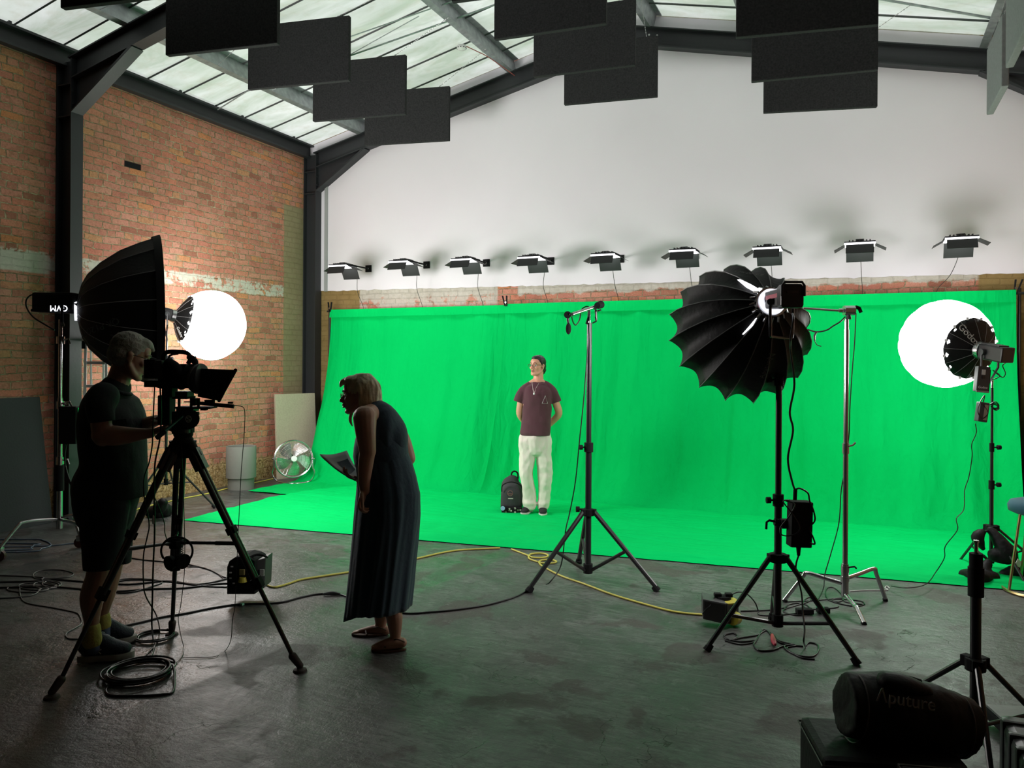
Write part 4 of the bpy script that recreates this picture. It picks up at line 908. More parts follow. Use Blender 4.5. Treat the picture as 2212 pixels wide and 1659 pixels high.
for k in range(5):
    q0 = 2 * math.pi * k / 5 + .3; P = []
    for i in range(7):
        rr = .035 + .19 * i / 6; wv = .36 + .15 * math.sin(i / 6 * 3.1)
        P.append([fcn + (u * math.cos(q0 + a + i * .06) + s * math.sin(q0 + a + i * .06)) * rr + z * (a * .10 * rr / .12) for a in (-wv, -wv / 2, 0, wv / 2, wv)])
    MB().ring_loft(P, cap=False, closed=False).build('blade', ALU, t, smooth=True)
sd = u.cross(z).normalized(); dn = Vector((0, 0, -1)); L_ = fcn - CR * .27; R_ = fcn + CR * .27
MB().tube([L_, L_ + dn * .12, L_ + dn * .2 - CR * .02, Vector((L_.x, L_.y, .03)) + CR * .05, Vector((fcn.x, fcn.y, .015)) - CF * .12, Vector((R_.x, R_.y, .03)) - CR * .05, R_ + dn * .2 + CR * .02, R_ + dn * .12, R_], .011, 8, 4).build('stand_tube', STEEL, t, smooth=True)
for e in (L_, R_): MB().cyl(e - CR * .02, e + CR * .02, .014, seg=10).build('pivot_knob', STEEL, t)
# step ladder
t = thing('step_ladder', 'aluminium step ladder behind the near black column', 'ladder', (D(205, 1100, 8.2).x, D(205, 1100, 8.2).y, 0))
AL = mat('pale aluminium', (.72, .74, .76), .45, .1)
def lad(px, z, d=8.15):
    p = D(px, 800, d); p.z = z; return p
for a, b in ((185, 180), (228, 236)): MB().tube([lad(a, 1.86), lad(b, 0, 7.95)], .018, 4).build('rail', AL, t)
for a, b in ((196, 200), (222, 232)): MB().tube([lad(a, 1.82, 8.4), lad(b, 0, 8.85)], .013, 4).build('rear_leg', AL, t)
for k in range(7):
    zz = 1.62 - .24 * k; f = 1 - zz / 1.86; l_ = lad(185 - 5 * f, zz, 8.15 - .2 * f); r_ = lad(228 + 8 * f, zz, 8.15 - .2 * f)
    MB().prism([l_, r_, r_ + CF * .09, l_ + CF * .09], (0, 0, .03)).build('step', AL, t)
MB().prism([lad(176, 1.86, 8.1), lad(214, 1.86, 8.1), lad(232, 1.86, 8.4), lad(196, 1.86, 8.4)], (0, 0, .035)).build('top_platform', AL, t)
MB().prism([lad(176, 1.78, 8.09), lad(184, 1.78, 8.09), lad(184, 1.86, 8.09), lad(176, 1.86, 8.09)], CF * .03).build('top_bracket', BLKM, t)
# dark board leaning on the near part of the side wall
b1_ = G(114, 1129); b1_.z = 0; t1_ = AX(86, 857, -7.635)
sh = Vector((0, -1.9, 0)); b0_ = b1_ + sh; b0_.x += .02; t0_ = t1_ + sh
nrm = (b1_ - b0_).cross(t1_ - b1_).normalized(); nrm = nrm if nrm.x > 0 else -nrm
o = MB().prism([b0_, b1_, t1_, t0_], -nrm * .03).build('grey_board', mat('slate felt board', (.035, .04, .042), .9, bump=.2, bscale=60), bevel=.004)
tag(o, 'dark slate grey board leaning on the brick wall at the left edge', 'acoustic panel')
# ================================================================== THINGS BY THE SCREEN
LUM = mat('hardboard', (.30, .26, .19), .9, bump=.2, bscale=60)
a0 = Vector((1.60, 9.35, 0)); o = MB().prism([a0, a0 + Vector((.6, .0, 0)), a0 + Vector((.6, .25, 1.12)), a0 + Vector((0, .25, 1.12))], (0, .03, 0)).build('hessian_board', mat('pale hardboard', (.38, .35, .28), .9, bump=.3, bscale=90)); tag(o, 'beige board leaning on the gable wall beside the right edge of the green screen', 'acoustic panel')
o = MB().prism([(1.56, 9.12, 0), (1.62, 9.2, 0), (1.62, 9.5, 1.05), (1.56, 9.42, 1.05)], (.5, -.1, 0)).build('hessian_board', LUM); tag(o, 'darker board standing slanted in front of the beige one at the right edge', 'acoustic panel')
t = thing('equipment_bag', 'black bag lying on top of the beige board at the right edge', 'bag', (1.8, 9.5, 1.18))
MB().prism([(1.58, 9.38, 1.14), (2.15, 9.38, 1.14), (2.15, 9.38, 1.26), (1.85, 9.38, 1.30), (1.60, 9.38, 1.50)], (0, .22, 0)).build('body', FAB, t, bevel=.02)
MB().tube([(1.7, 9.37, 1.17), (1.9, 9.36, 1.2), (2.1, 9.37, 1.16)], .006, 6, 4).build('strap', BLKM, t)
t = thing('equipment_bag', 'small black bag hung on the wall behind the left edge of the green screen', 'bag', D(704, 865, 11.6)); MB().limb([D(706, 850, 11.62), D(703, 868, 11.6), D(699, 880, 11.58)], [.025, .05, .045]).build('pouch', BLKM, t, smooth=True); MB().tube([D(708, 852, 11.62), D(710, 842, 11.66)], .006, 6).build('loop', BLKM, t)
# teal stool
c_ = D(2258, 1290, 5.75); c_.z = 0
t = thing('stool', 'teal velvet stool with brass frame at the right edge', 'stool', c_)
BR = mat('brass tube', (.55, .42, .20), .3, 1); TEAL = mat('teal velvet', (.02, .09, .13), .85, sheen=.08)
MB().tube([c_ + Vector((math.cos(q), math.sin(q), 0)) * .27 + CU * .012 for q in [2 * math.pi * k / 40 for k in range(40)]], .012, 8, 0, True).build('base_ring', BR, t, smooth=True)
sc_ = c_.copy(); sc_.z = .62
MB().lathe([(.001, -.05), (.19, -.05), (.235, -.03), (.24, .01), (.225, .04), (.17, .055), (.001, .06)], sc_, (0, 0, 1), 36).build('seat', TEAL, t, smooth=True, sharp=80)
for q in (0, 90, 180, 270):
    a = math.radians(q + 205); dv = Vector((math.cos(a), math.sin(a), 0)); MB().cyl(c_ + dv * .27 + CU * .012, sc_ + dv * .19 - CU * .04, .010, seg=10).build('leg', BR, t, smooth=True)
# sandbags on the right stand
def sandbag(pts, rad, label, strap=None, tagm=None, vox=.012, flat=None):
    t = thing('sandbag', label, 'sandbag', pts[0][0]); m_ = MB()
    for P, Rr in zip(pts, rad): m_.limb(P, Rr)
    def dsp(v): return v + Vector((fbm(v, 9), fbm(v + Vector((5, 0, 0)), 9), fbm(v + Vector((0, 7, 0)), 9))) * .008
    m_.build('bag', FAB, t, voxel=vox, relax=3, disp=dsp)
    if strap: MB().tube(strap, .012, 4, 3).build('strap', BLKM, t)
    return t
h0 = cR + CU * .37
t = sandbag([[D(2118, 1150, 6.2), D(2112, 1165, 6.18), D(2124, 1185, 6.2)], [D(2140, 1145, 6.2), D(2160, 1170, 6.15), D(2180, 1195, 6.1)], [D(2150, 1200, 6.15), D(2182, 1205, 6.1)]], [[.035, .045, .02], [.03, .055, .06], [.055, .055]], 'black saddle bag slung over the hub of the right lantern stand')
MB().prism([D(2199, 1207, 6.0), D(2208, 1214, 6.0), D(2203, 1226, 6.0), D(2192, 1221, 6.0)], CF * .004).build('care_label', WHT, t)
t = sandbag([[G(2085, 1240, .05), G(2115, 1246, .06), G(2148, 1246, .05)], [G(2125, 1232, .09), G(2135, 1215, .14)]], [[.045, .06, .04], [.05, .03]], 'black sandbag lying on the green cloth left of the right lantern stand', [G(2108, 1226, .1), G(2120, 1200, .16), G(2134, 1210, .12)])
t = sandbag([[G(2172, 1238, .05), G(2210, 1236, .06), G(2250, 1240, .05)]], [[.04, .07, .05]], 'black sandbag lying on the green cloth behind the stool')
# left lantern stand bag
t = sandbag([[G(325, 1106, .05), G(350, 1104, .06), G(366, 1100, .04)], [G(345, 1095, .13), G(352, 1085, .18)]], [[.06, .09, .04], [.07, .05]], 'black bag slumped at the foot of the left lantern stand')
# ================================================================== BACKPACK
bp = G(1106, 1110); bp.z = .03; d_ = dep(bp); t = thing('backpack', 'dark grey backpack with badges standing beside the young man', 'backpack', bp)
BPK = mat('charcoal canvas', (.035, .036, .04), .8, bump=.2, bscale=60)
hx = lambda px, py, dz=0: D(px, py, d_ + dz)
m_ = MB()
m_.limb([hx(1105, 1095), hx(1106, 1070), hx(1106, 1045), hx(1109, 1034)], [(.10, .125), (.10, .125), (.085, .115), (.04, .065)], hint=CF)
m_.limb([hx(1105, 1090, -.09), hx(1105, 1065, -.09), hx(1105, 1052, -.08)], [(.05, .115), (.05, .115), (.035, .09)], hint=CF)
bb = m_.build('body', BPK, t, voxel=.012, relax=4)
MB().tube([hx(1106, 1036), hx(1105, 1023), hx(1111, 1018), hx(1118, 1022), hx(1119, 1034)], .010, 6, 4).build('grab_handle', BLKM, t)
MB().tube([hx(1084, 1062, -.13), hx(1086, 1048, -.14), hx(1105, 1041, -.16), hx(1125, 1049, -.14), hx(1129, 1064, -.12)], .006, 6, 5).build('zip', BLKM, t)
pk = MB().prism([hx(1082, 1093, -.165), hx(1127, 1097, -.165), hx(1127, 1111, -.165), hx(1084, 1110, -.165)], CF * .05).build('lower_pocket', BLKM, t, bevel=.012)
k = random.Random(3)
for q in range(9):
    a = k.uniform(1092, 1124); b = k.uniform(1097, 1108)
    MB().prism([hx(a - 2, b - 1, -.175), hx(a + 1.5, b - 2, -.175), hx(a + 2.5, b + .6, -.175), hx(a - .5, b + 2, -.175)], CF * .004).build('pattern_patch', mat('pale print %d' % q, (.5, .5, .42) if q % 3 else (.12, .2, .1), .7), pk)
MB().cyl(hx(1086, 1098, -.19), hx(1086, 1098, -.18), .024, seg=20).build('round_badge', mat('pale blue badge', (.25, .45, .65), .5), t)
ring_ = [hx(1102, 1065.5, -.162) + CR * .028 * math.cos(q) + CU * .028 * math.sin(q) for q in [2 * math.pi * i / 24 for i in range(24)]]
MB().tube(ring_, .0025, 5, 0, True).box(hx(1102, 1067, -.165), (.05, .004, .008), BX).build('round_logo', mat('dull red logo', (.25, .10, .09), .7), t)
MB().box(hx(1103, 1077, -.165), (.055, .004, .009), BX).build('name_patch', mat('pale patch', (.45, .42, .38), .7), t)
# ================================================================== MICROPHONE STAND
c, feet = two_feet(G(1140, 1280), G(1422, 1278))
tp_ = HZ(c, 697)
msd = tripod('microphone_stand', 'tall black tripod stand with short boom in front of the green screen', 'microphone stand', c, feet, HZ(c, 1105), [HZ(c, 962)], tp_, r=.024, legr=.019, spread=.5, colbot=HZ(c, 1232), knob=-1, hub_w=.05)
dm = dep(c); q = lambda px, py, dd=0: D(px, py, dm + dd)
MB().cyl(q(1265, 1100), q(1250, 1100), .007, seg=8).cyl(q(1252, 1100), q(1244, 1100), .022, seg=8).build('knob', BLKM, msd)
t = thing('boom_arm', 'short boom arm with round counterweight clamped on top of the microphone stand', 'boom arm', q(1280, 690))
MB().tube([q(1271, 692), q(1272, 668), q(1280, 664), q(1287, 668), q(1288, 692)], .009, 8).build('yoke_bracket', BLKS, t)
MB().tube([q(1272, 684, -.02), q(1267, 700, -.02)], .010, 8).build('clamp_lever', BLKM, t); MB().tube([q(1286, 684, -.02), q(1288, 694, -.02), q(1280, 698, -.02)], .006, 8).build('wire_clip', BLKM, t)
MB().cyl(q(1236, 679, -.25), q(1290, 661, .0), .013, seg=12).build('boom_tube', STEEL, t, smooth=True)
MB().cyl(q(1290, 660, -.05), q(1298, 658, .02), .024, .03, 20).cyl(q(1293, 660, -.03), q(1293, 660, -.015), .026, seg=20).build('counterweight', BLKM, t, smooth=True)
MB().cyl(q(1294, 669, -.03), q(1295, 672, -.03), .016, seg=12).build('weight_knob', BLKM, t)
t = thing('microphone', 'black microphone in foam windshield hanging from the boom', 'microphone', q(1227, 705, -.28))
MB().ell(q(1228, 710, -.28), (.020, .020, .042)).build('foam_windshield', mat('black foam', (.01, .01, .01), 1, bump=.5, bscale=200), t, smooth=True)
MB().cyl(q(1228, 698, -.28), q(1226, 684, -.28), .010, seg=12).build('body', BLKS, t, smooth=True)
MB().cyl(q(1226, 680, -.33), q(1226, 680, -.26), .026, seg=20).build('shock_mount', BLKM, t, smooth=True)
MB().tube([q(1226, 686, -.3), q(1231, 678, -.34), q(1234, 683, -.3)], .005, 6).build('mount_clip', STEEL, t)
MB().tube([q(1235, 684, -.27), q(1238, 696, -.2), q(1244, 702, -.15), q(1252, 690, -.1), q(1257, 668, -.05), q(1272, 664, -.04), q(1273, 700, -.04), q(1262, 850, -.04), q(1252, 950, -.04), q(1243, 1040, -.03), q(1230, 1110, -.05), q(1222, 1145, -.1), G(1212, 1220, .15), G(1190, 1255, .06), G(1180, 1262, .02)], .005, 6, 6).build('cable', CBL, t)
# ================================================================== CHROME C STAND
c = Vector((-.08, 5.8, 0)); dc = dep(c); q = lambda px, py, dd=0: D(px, py, dc + dd)
t = thing('c_stand', 'chrome turtle base stand standing behind the tall black light stand', 'light stand', c)
def up(y): return c + CU * HZ(c, y)
for (f, hy) in (((-.47, 5.80), 1262), ((.18, 6.12), 1250), ((.04, 5.50), 1283)):
    f = Vector((f[0], f[1], 0)); h_ = c + CU * HZ(c, hy); dv = f - c; L_ = dv.length; dv.normalize()
    if L_ < .34: k1, zt = .42, h_.z - .01
    else: k1, zt = .62, h_.z + .03
    sh = h_ + dv * L_ * k1; sh.z = zt + .02
    if hy == 1283: sh = h_ + dv * L_ * .55 - CU * .03
    if hy == 1250: sh = h_ + dv * L_ * .7 + CU * .035
    lg = MB().tube(catmull([h_, h_.lerp(sh, .5), sh, sh.lerp(f, .2) + CU * .01, f + CU * .01], 5), .0145, 12).build('leg', STEEL, t, smooth=True)
    MB().cyl(f, f + (sh - f).normalized() * .02, .017, seg=12).build('foot_cap', BLKM, lg)
MB().cyl(up(1288), up(1218), .024, seg=16).build('base_casting', STEEL, t, smooth=True)
MB().cyl(up(1255), up(1245), .028, seg=16).cyl(up(1235), up(1222), .027, seg=16).build('base_collar', STEEL, t, smooth=True)
MB().cyl(up(1222), up(985), .018, seg=16).build('tube', STEEL, t, smooth=True); MB().cyl(up(985), up(712), .0165, seg=16).build('tube', STEEL, t, smooth=True); MB().cyl(up(712), up(690), .0145, seg=16).build('tube', STEEL, t, smooth=True)
cl = MB().cyl(up(980), up(957), .023, seg=16); cl.tube([q(1833, 964, -.02), q(1842, 962, -.02), q(1848, 956, -.02)], .007, 6); cl.build('riser_lock', STEEL, t, smooth=True)
MB().tube([q(1832, 1226, -.02), q(1846, 1224, -.02), q(1850, 1228, -.02)], .006, 6).build('tee_handle', BLKM, t)
t = thing('grip_arm', 'chrome grip head and arm on top of the turtle base stand', 'grip arm', q(1832, 675))
MB().cyl(q(1823, 671), q(1845, 671), .034, seg=20).build('grip_head', STEEL, t, smooth=True)
MB().cyl(q(1833, 690), q(1833, 678), .020, .012, 12).build('socket', BLKS, t); MB().tube([q(1848, 663), q(1856, 666), q(1860, 675)], .013, 8).build('tee_handle', BLKM, t)
MB().cyl(q(1826, 672), q(1735, 666), .008, seg=10).build('arm_rod', STEEL, t, smooth=True); MB().cyl(q(1822, 671), q(1812, 671), .014, seg=12).build('rod_collar', STEEL, t)
MB().tube([q(1826, 684), q(1815, 695), q(1800, 704), q(1786, 713), q(1765, 717), q(1745, 712)], .005, 6, 5).build('cable', CBL, t)
MB().tube([q(1765, 716), q(1760, 724), q(1760, 736), q(1765, 745), q(1774, 748)], [.003] + [.007] * 9 + [.003] * 16, 6, 5).build('cable_tail', CBL, t)
MB().tube([q(1849, 676), q(1846, 740), q(1841, 800), q(1836, 880), q(1834, 940), q(1826, 1010), q(1817, 1060), q(1812, 1130), q(1795, 1195), q(1782, 1240), G(1779, 1270, .03), G(1766, 1297, .006)], .0035, 6, 6).build('drop_cable', CBL, t)
# ================================================================== FRONT RIGHT STAND AND BAGS
c = D(2106, 1620, 3.3); c.z = 0
f1 = D(1890, 1500, 3.75); f2 = D(2152, 1500, 2.92); f3 = D(2300, 1500, 3.42)
for f in (f1, f2, f3): f.z = 0
t = tripod('light_stand', 'empty black light stand in the right foreground beside the printed bag', 'light stand', c, [f1, f2, f3], HZ(c, 1432), [HZ(c, 1262)], HZ(c, 1198), r=.021, legr=.0125, spread=.6, colbot=.14, knob=False, hub_w=.045)
MB().cyl(c + CU * HZ(c, 1225), c + CU * HZ(c, 1195), .026, seg=14).build('upper_collar', BLKM, t, smooth=True); MB().cyl(c + CU * HZ(c, 1262), c + CU * HZ(c, 1225), .031, seg=14).build('middle_collar', BLKM, t, smooth=True)
dk = 2.95; q = lambda px, py, dd=0: D(px, py, dk + dd)
t = thing('duffel_bag', 'black cylindrical padded bag with printed name lying on a case in the right foreground', 'bag', q(1960, 1600))
ms = MB()
ms.limb([q(1905, 1530), q(1960, 1540), q(2010, 1551)], [(.128, .13), (.130, .130), (.128, .125)], seg=24)
ms.cyl(q(1822, 1521), q(1900, 1530), .112, .128, 32); ms.cyl(q(2010, 1551), q(2096, 1574), .127, .104, 32)
ms.limb([q(2070, 1590), q(2085, 1612)], [(.07, .06), (.05, .04)])
def dsp(v): return v + Vector((fbm(v, 6), fbm(v + Vector((5, 0, 0)), 6), fbm(v + Vector((0, 7, 0)), 6))) * .009
ms.build('body', FAB, t, voxel=.01, relax=5, disp=dsp)
PIP = mat('grey piping', (.035, .035, .035), .5)
for a, r_ in (((1843, 1528), .122), ((2068, 1567), .112)):
    o_ = q(*a); z = (q(2040, 1555) - q(1880, 1527)).normalized(); zz_, uu_, ss_ = axes(z); MB().tube([o_ + (uu_ * math.cos(x) + ss_ * math.sin(x)) * r_ for x in [2 * math.pi * i / 40 for i in range(40)]], .003, 5, 0, True).build('piping', PIP, t)
fl_ = MB().limb([q(1912, 1470, -.04), q(1950, 1477, -.05), q(2000, 1490, -.04)], [(.03, .05), (.035, .06), (.02, .04)]).build('lid_flap', FAB, t, voxel=.01, relax=3)
MB().tube([q(1910, 1461, .02), q(1930, 1459, .0), q(1960, 1463, .0), q(1990, 1472, .0)], .007, 6, 4).build('zip', BLKM, t)
text('lettering', '\u039bputure', mat('grey name print', (.20, .20, .195), .6), t, basis(q(1957, 1513, -.145), CR - CU * .17 , CU + CR * .12 + CF * .25), .064, .0008)
t = thing('padded_case', 'low black padded case under the printed bag in the right foreground', 'case', q(1890, 1700)); 
cs0 = D(1900, 1600, 2.95); cs0.z = .125; yw = math.atan2(CR.y, CR.x) - .12
MB().box(cs0, (.50, .36, .25), rz=yw).build('body', FAB, t, bevel=.03)
rr = Matrix.Rotation(yw, 3, 'Z')
MB().tube([cs0 + rr @ Vector(v) for v in ((-.253, -.18, .10), (-.253, .18, .10), (.253, .18, .10), (.253, -.18, .10))], .004, 5, 0, True).build('zip', PIP, t)
ms = MB().limb([cs0 + rr @ Vector(v) for v in ((-.20, -.19, .08), (-.21, -.20, -.02), (-.20, -.2, -.09))], [(.02, .05), (.035, .06), (.03, .06)], hint=(0, 0, 1)); ms.build('side_pocket', FAB, t, voxel=.009, relax=3)
MB().tube([cs0 + rr @ Vector(v) for v in ((-.25, -.12, .02), (-.31, -.16, -.04), (-.37, -.2, -.09), (-.45, -.25, -.115))], .013, 4, 4).build('strap', BLKM, t)
# hard case lower right corner
hc = D(2262, 1650, 2.95); hc.z = .125; t = thing('hard_case', 'dark grey ribbed hard case at the lower right corner', 'case', (hc.x, hc.y, 0)); HCM = mat('grey moulded plastic', (.035, .037, .038), .4)
rr = Matrix.Rotation(yw - .25, 3, 'Z')
MB().box(hc + rr @ Vector((.06, 0, 0)), (.36, .42, .25), rz=yw - .25).build('shell', HCM, t, bevel=.03)
for k in range(3): MB().box(hc + rr @ Vector((.06, -.12 + .12 * k, .005)), (.375, .035, .26), rz=yw - .25).build('rib', HCM, t, bevel=.012)
MB().box(hc + rr @ Vector((.0, .06, .13)), (.05, .12, .03), rz=yw - .25).build('latch', BLKM, t, bevel=.006)
# steel edged flight case
fcx = D(2085, 1690, 2.55); fcx.z = .14; t = thing('flight_case', 'black flat case with bright metal edges at the bottom edge', 'case', (fcx.x, fcx.y, 0)); rr = Matrix.Rotation(yw - .05, 3, 'Z')
MB().box(fcx, (.33, .26, .28), rz=yw - .05).build('shell', BLKS, t, bevel=.01)
for sx in (-1, 1):
    for sy in (-1, 1): MB().tube([fcx + rr @ Vector((sx * .165, sy * .13, -.13)), fcx + rr @ Vector((sx * .165, sy * .13, .14))], .005, 6).build('edge_strip', STEEL, t)
MB().tube([fcx + rr @ Vector((a * .165, b * .13, .14)) for a, b in ((-1, -1), (-1, 1), (1, 1), (1, -1))], .005, 6, 0, True).build('lid_edge', STEEL, t)
# low steel trolley edge behind the stand's foot
tr = G(2200, 1590); tr.z = .05; t = thing('flat_trolley', 'low black trolley with pale top at the right edge behind the front stand', 'trolley', (tr.x, tr.y, 0)); MB().box(tr + CR * .12, (.42, .25, .05), rz=yw).build('deck', BLKM, t, bevel=.01); MB().box(tr + CR * .12 + CU * .03, (.40, .22, .01), rz=yw).build('top_sheet', mat('scuffed grey sheet', (.2, .22, .21), .5, var=.3), t)
for a in (-.05, .28): MB().cyl(tr + CR * a - CF * .1 - CU * .02, tr + CR * a - CF * .07 - CU * .02, .028, seg=14).build('wheel', BLKM, t)
# ================================================================== CABLE REELS
t = thing('cable_reel', 'black box shaped cable reel standing on the floor behind the camera tripod', 'cable reel', G(532, 1284))
d_ = 5.45; q = lambda px, py, dd=0: D(px, py, d_ + dd)
prf = [(490, 1284), (490, 1225), (495, 1212), (507, 1204), (524, 1202), (540, 1206), (550, 1212), (550, 1284)]
MB().prism([q(a, b, -.08) for a, b in prf], CF * .20 + CR * .02).build('face', BLKM, t, bevel=.006)
MB().prism([q(548, 1212, -.05), q(574, 1205, -.0), q(571, 1270, .0), q(548, 1283, -.05)], CF * .16).build('side_housing', HCM, t, bevel=.006)
MB().tube([q(540, 1204, -.05), q(556, 1198, -.02), q(574, 1202, 0), q(575, 1207, .12), q(552, 1203, .12), q(540, 1204, -.05)], .008, 6, 3).build('handle', BLKM, t)
MB().box(q(523, 1236, -.09), (.036, .02, .04), BX).build('plug', mat('dull yellow plug', (.30, .26, .10), .5), t, bevel=.004); MB().cyl(q(524, 1247, -.085), q(524, 1257, -.085), .022, .03, 14).build('plug_base', YEL, t)
for (a, b) in ((501, 1224), (498, 1237), (498, 1249), (505, 1260)): MB().box(q(a, b, -.082), (.016, .006, .008), BX).build('white_socket_mark', WHT, t)
MB().box(q(566, 1237, -.03), (.028, .01, .045), BX).build('sticker', WHT, t)
t = thing('cable_reel', 'grey cable reel with yellow flange beside the leg of the tall light stand', 'cable reel', G(1556, 1345)); d_ = 4.95; q = lambda px, py, dd=0: D(px, py, d_ + dd)
MB().prism([q(1518, 1338), q(1569, 1350, -.05), q(1569, 1304, -.05), q(1518, 1294)], CF * .16 + CR * .03).build('case', mat('grey case', (.06, .062, .063), .5), t, bevel=.01)
MB().prism([q(1570, 1350, -.04), q(1596, 1342, .08), q(1596, 1300, .08), q(1570, 1304, -.04)], CF * .08 - CR * .02).build('side_frame', HCM, t, bevel=.008)
cc = q(1562, 1297, .06); MB().lathe([(.001, -.002), (.088, -.002), (.088, .006), (.07, .012), (.001, .012)], cc, (0, 0, 1), 32).build('yellow_flange', YEL, t, smooth=True); MB().lathe([(.001, .012), (.05, .012), (.045, .028), (.001, .03)], cc, (0, 0, 1), 24).build('socket_plate', BLKM, t)
for a in (-.035, .035): MB().box(cc + CR * a + CU * .035, (.045, .04, .025), BX).build('plug', BLKM, t, bevel=.006)
MB().tube([cc - CR * .05 + CU * .03, q(1534, 1308, -.02), q(1524, 1318, -.02), q(1518, 1326, -.01)], .004, 6, 4).build('flex', CBL, t)
MB().cyl(q(1582, 1337, .0), q(1590, 1335, .05), .04, seg=20).build('yellow_drum', YEL, t)
# ================================================================== CABLES ON THE FLOOR
def cable(name, label, pts, r=.005, m_=CBL, group=None, cat='cable', sm=6, z=None):
    P = [G(p[0], p[1], (r if len(p) < 3 else p[2])) if not isinstance(p, Vector) else p for p in pts]
    o = MB().tube(P, r, 6, sm).build(name, m_, smooth=True, sharp=80); tag(o, label, cat, group); return o
def loops(cx_, cy_, R, n, r, seed, spread=.03, tail=None, tail0=None, dz=.003):
    k = random.Random(seed); c_ = G(cx_, cy_); P = []
    if tail0: P += [G(a, b, r) for a, b in tail0]
    for i in range(n * 10):
        a = 2 * math.pi * i / 10 + seed; rr = R * (1 + spread * math.sin(i * .37 + seed) * 3) ; off = Vector((math.sin(i * .11 + seed), math.cos(i * .13), 0)) * R * spread * 2.5
        P.append(c_ + off + Vector((math.cos(a) * rr, math.sin(a) * rr * (1 + .0), 0)) + CU * (r + dz * (i / 10) + k.random() * .004))
    if tail: P += [G(a, b, r) for a, b in tail]
    return P
YC = mat('yellow cable', (.62, .56, .10), .5)
cable('power_cable', 'yellow cable running from the black reel past the woman to the green cloth', [(572, 1262), (590, 1268), (605, 1266), (625, 1260), (650, 1252), (700, 1244), (752, 1236), (820, 1224), (897, 1207), (977, 1190), (1054, 1185), (1080, 1184)], .0075, YC)
def lp(cx_, cy_, rx, ry, a0, n=8): return [(cx_ + rx * math.cos(a0 + 2 * math.pi * i / n), cy_ + ry * math.sin(a0 + 2 * math.pi * i / n)) for i in range(n + 1)]
cable('power_cable', 'yellow cable looping by the microphone stand and running to the grey reel', [(1105, 1186), (1118, 1191), (1139, 1199)] + lp(1163, 1200, 21, 5, math.pi * .95) + [(1144, 1207), (1160, 1213)] + [(1200 - 18 * (1 - math.cos(x)), 1212 + 4 * math.sin(x), .012) for x in (0, 1, 2, 3)][::-1][:0] + lp(1183, 1213, 19, 4, math.pi) + [(1168, 1220), (1181, 1228), (1215, 1245), (1261, 1261), (1322, 1284), (1382, 1302), (1455, 1321), (1518, 1328)], .0075, YC)
cable('power_cable', 'thin yellow cable along the foot of the brick wall', [(250, 1125), (300, 1099), (380, 1080), (450, 1066), (492, 1055), (555, 1042), (590, 1034)], .008, YC)
cable('power_cable', 'black cable crossing the floor from the man under the woman to the microphone stand', [(225, 1362), (300, 1345), (350, 1333), (400, 1325), (460, 1313), (520, 1305), (600, 1302), (650, 1290), (690, 1283), (735, 1284), (790, 1305), (870, 1324), (930, 1322), (985, 1317), (1050, 1307), (1105, 1292), (1137, 1277)], .006)
o = MB().limb([G(700, 1283, .014), G(718, 1281, .016), G(733, 1283, .014)], [.009, .014, .009]).build('cable_connector', GREYP, smooth=True); tag(o, 'black inline connector on the floor cable just left of the dress hem', 'connector')
tg_ = G(523, 1305, .012); o = MB().box(tg_, (.02, .02, .014)).build('cable_tie', mat('pale green tie', (.2, .5, .35), .6)); tag(o, 'small green tie on the black floor cable near the tripod', 'cable tie')
cable('cable_coil', 'large coil of black cable on the floor by the near shoe of the camera operator', loops(300, 1456, .155, 7, .006, 1.3, .035, [(375, 1490), (350, 1500), (290, 1503), (240, 1502), (229, 1490), (245, 1478), (290, 1472), (330, 1460)], None, .004), .006)
cable('cable_coil', 'coil of black cable lying at the foot of the back tripod leg', loops(336, 1378, .105, 3, .0055, 2.3, .03, None, [(262, 1378), (290, 1374)], .004), .0055)
for k, (pts, r, lb_) in enumerate((([(-260, 1262), (60, 1256), (120, 1252), (200, 1258), (280, 1262), (360, 1255), (430, 1262), (490, 1250)], .006, 'black cable, uppermost of the bundle running left from the black reel'), ([(-260, 1275), (70, 1268), (150, 1270), (230, 1278), (330, 1272), (400, 1270), (460, 1262), (492, 1260)], .006, 'black cable, lowermost of the bundle running left from the black reel'), ([(244, 1268), (252, 1255), (280, 1250), (330, 1252), (350, 1258), (330, 1266), (290, 1278), (255, 1280), (244, 1268), (256, 1256), (300, 1252), (380, 1258), (440, 1266), (490, 1268)], .005, 'grey cable with a long loop between the man and the black reel'), ([(250, 1198), (300, 1208), (350, 1213), (400, 1218), (450, 1230), (480, 1245), (495, 1248)], .005, 'thin black cable arching behind the back tripod leg to the reel'), ([(405, 1224), (440, 1226), (470, 1240), (486, 1252), (492, 1240), (500, 1230)], .004, 'thin black cable bent into the socket of the black reel'))):
    cable('power_cable', lb_, pts, r)
cable('cable_coil', 'tangle of pale grey cable loops on the floor at the left edge', [(-260, 1234), (60, 1245), (90, 1252)] + lp(112, 1262, 20, 7, 3.3) + lp(80, 1266, 40, 8, 0) + lp(60, 1272, 45, 7, 1) + lp(100, 1264, 28, 8, 2) + [(40, 1290), (-260, 1298)], .005, mat('pale grey cable', (.10, .10, .10), .4))
cable('power_cable', 'thin grey cable looping above the tangle at the left edge', [(120, 1248), (80, 1250), (72, 1240), (90, 1232), (130, 1231), (158, 1238), (150, 1246), (120, 1249), (90, 1250)], .004, bpy.data.materials['pale grey cable'])
cable('power_cable', 'thin grey cable wandering from the tangle to the heel of the near shoe', [(42, 1266), (45, 1290), (60, 1303), (110, 1312), (160, 1322), (172, 1330), (176, 1346), (160, 1358), (145, 1366), (142, 1374), (152, 1380), (180, 1380)], .004, bpy.data.materials['pale grey cable'])
BLU = mat('dusky blue cable', (.10, .14, .20), .4)
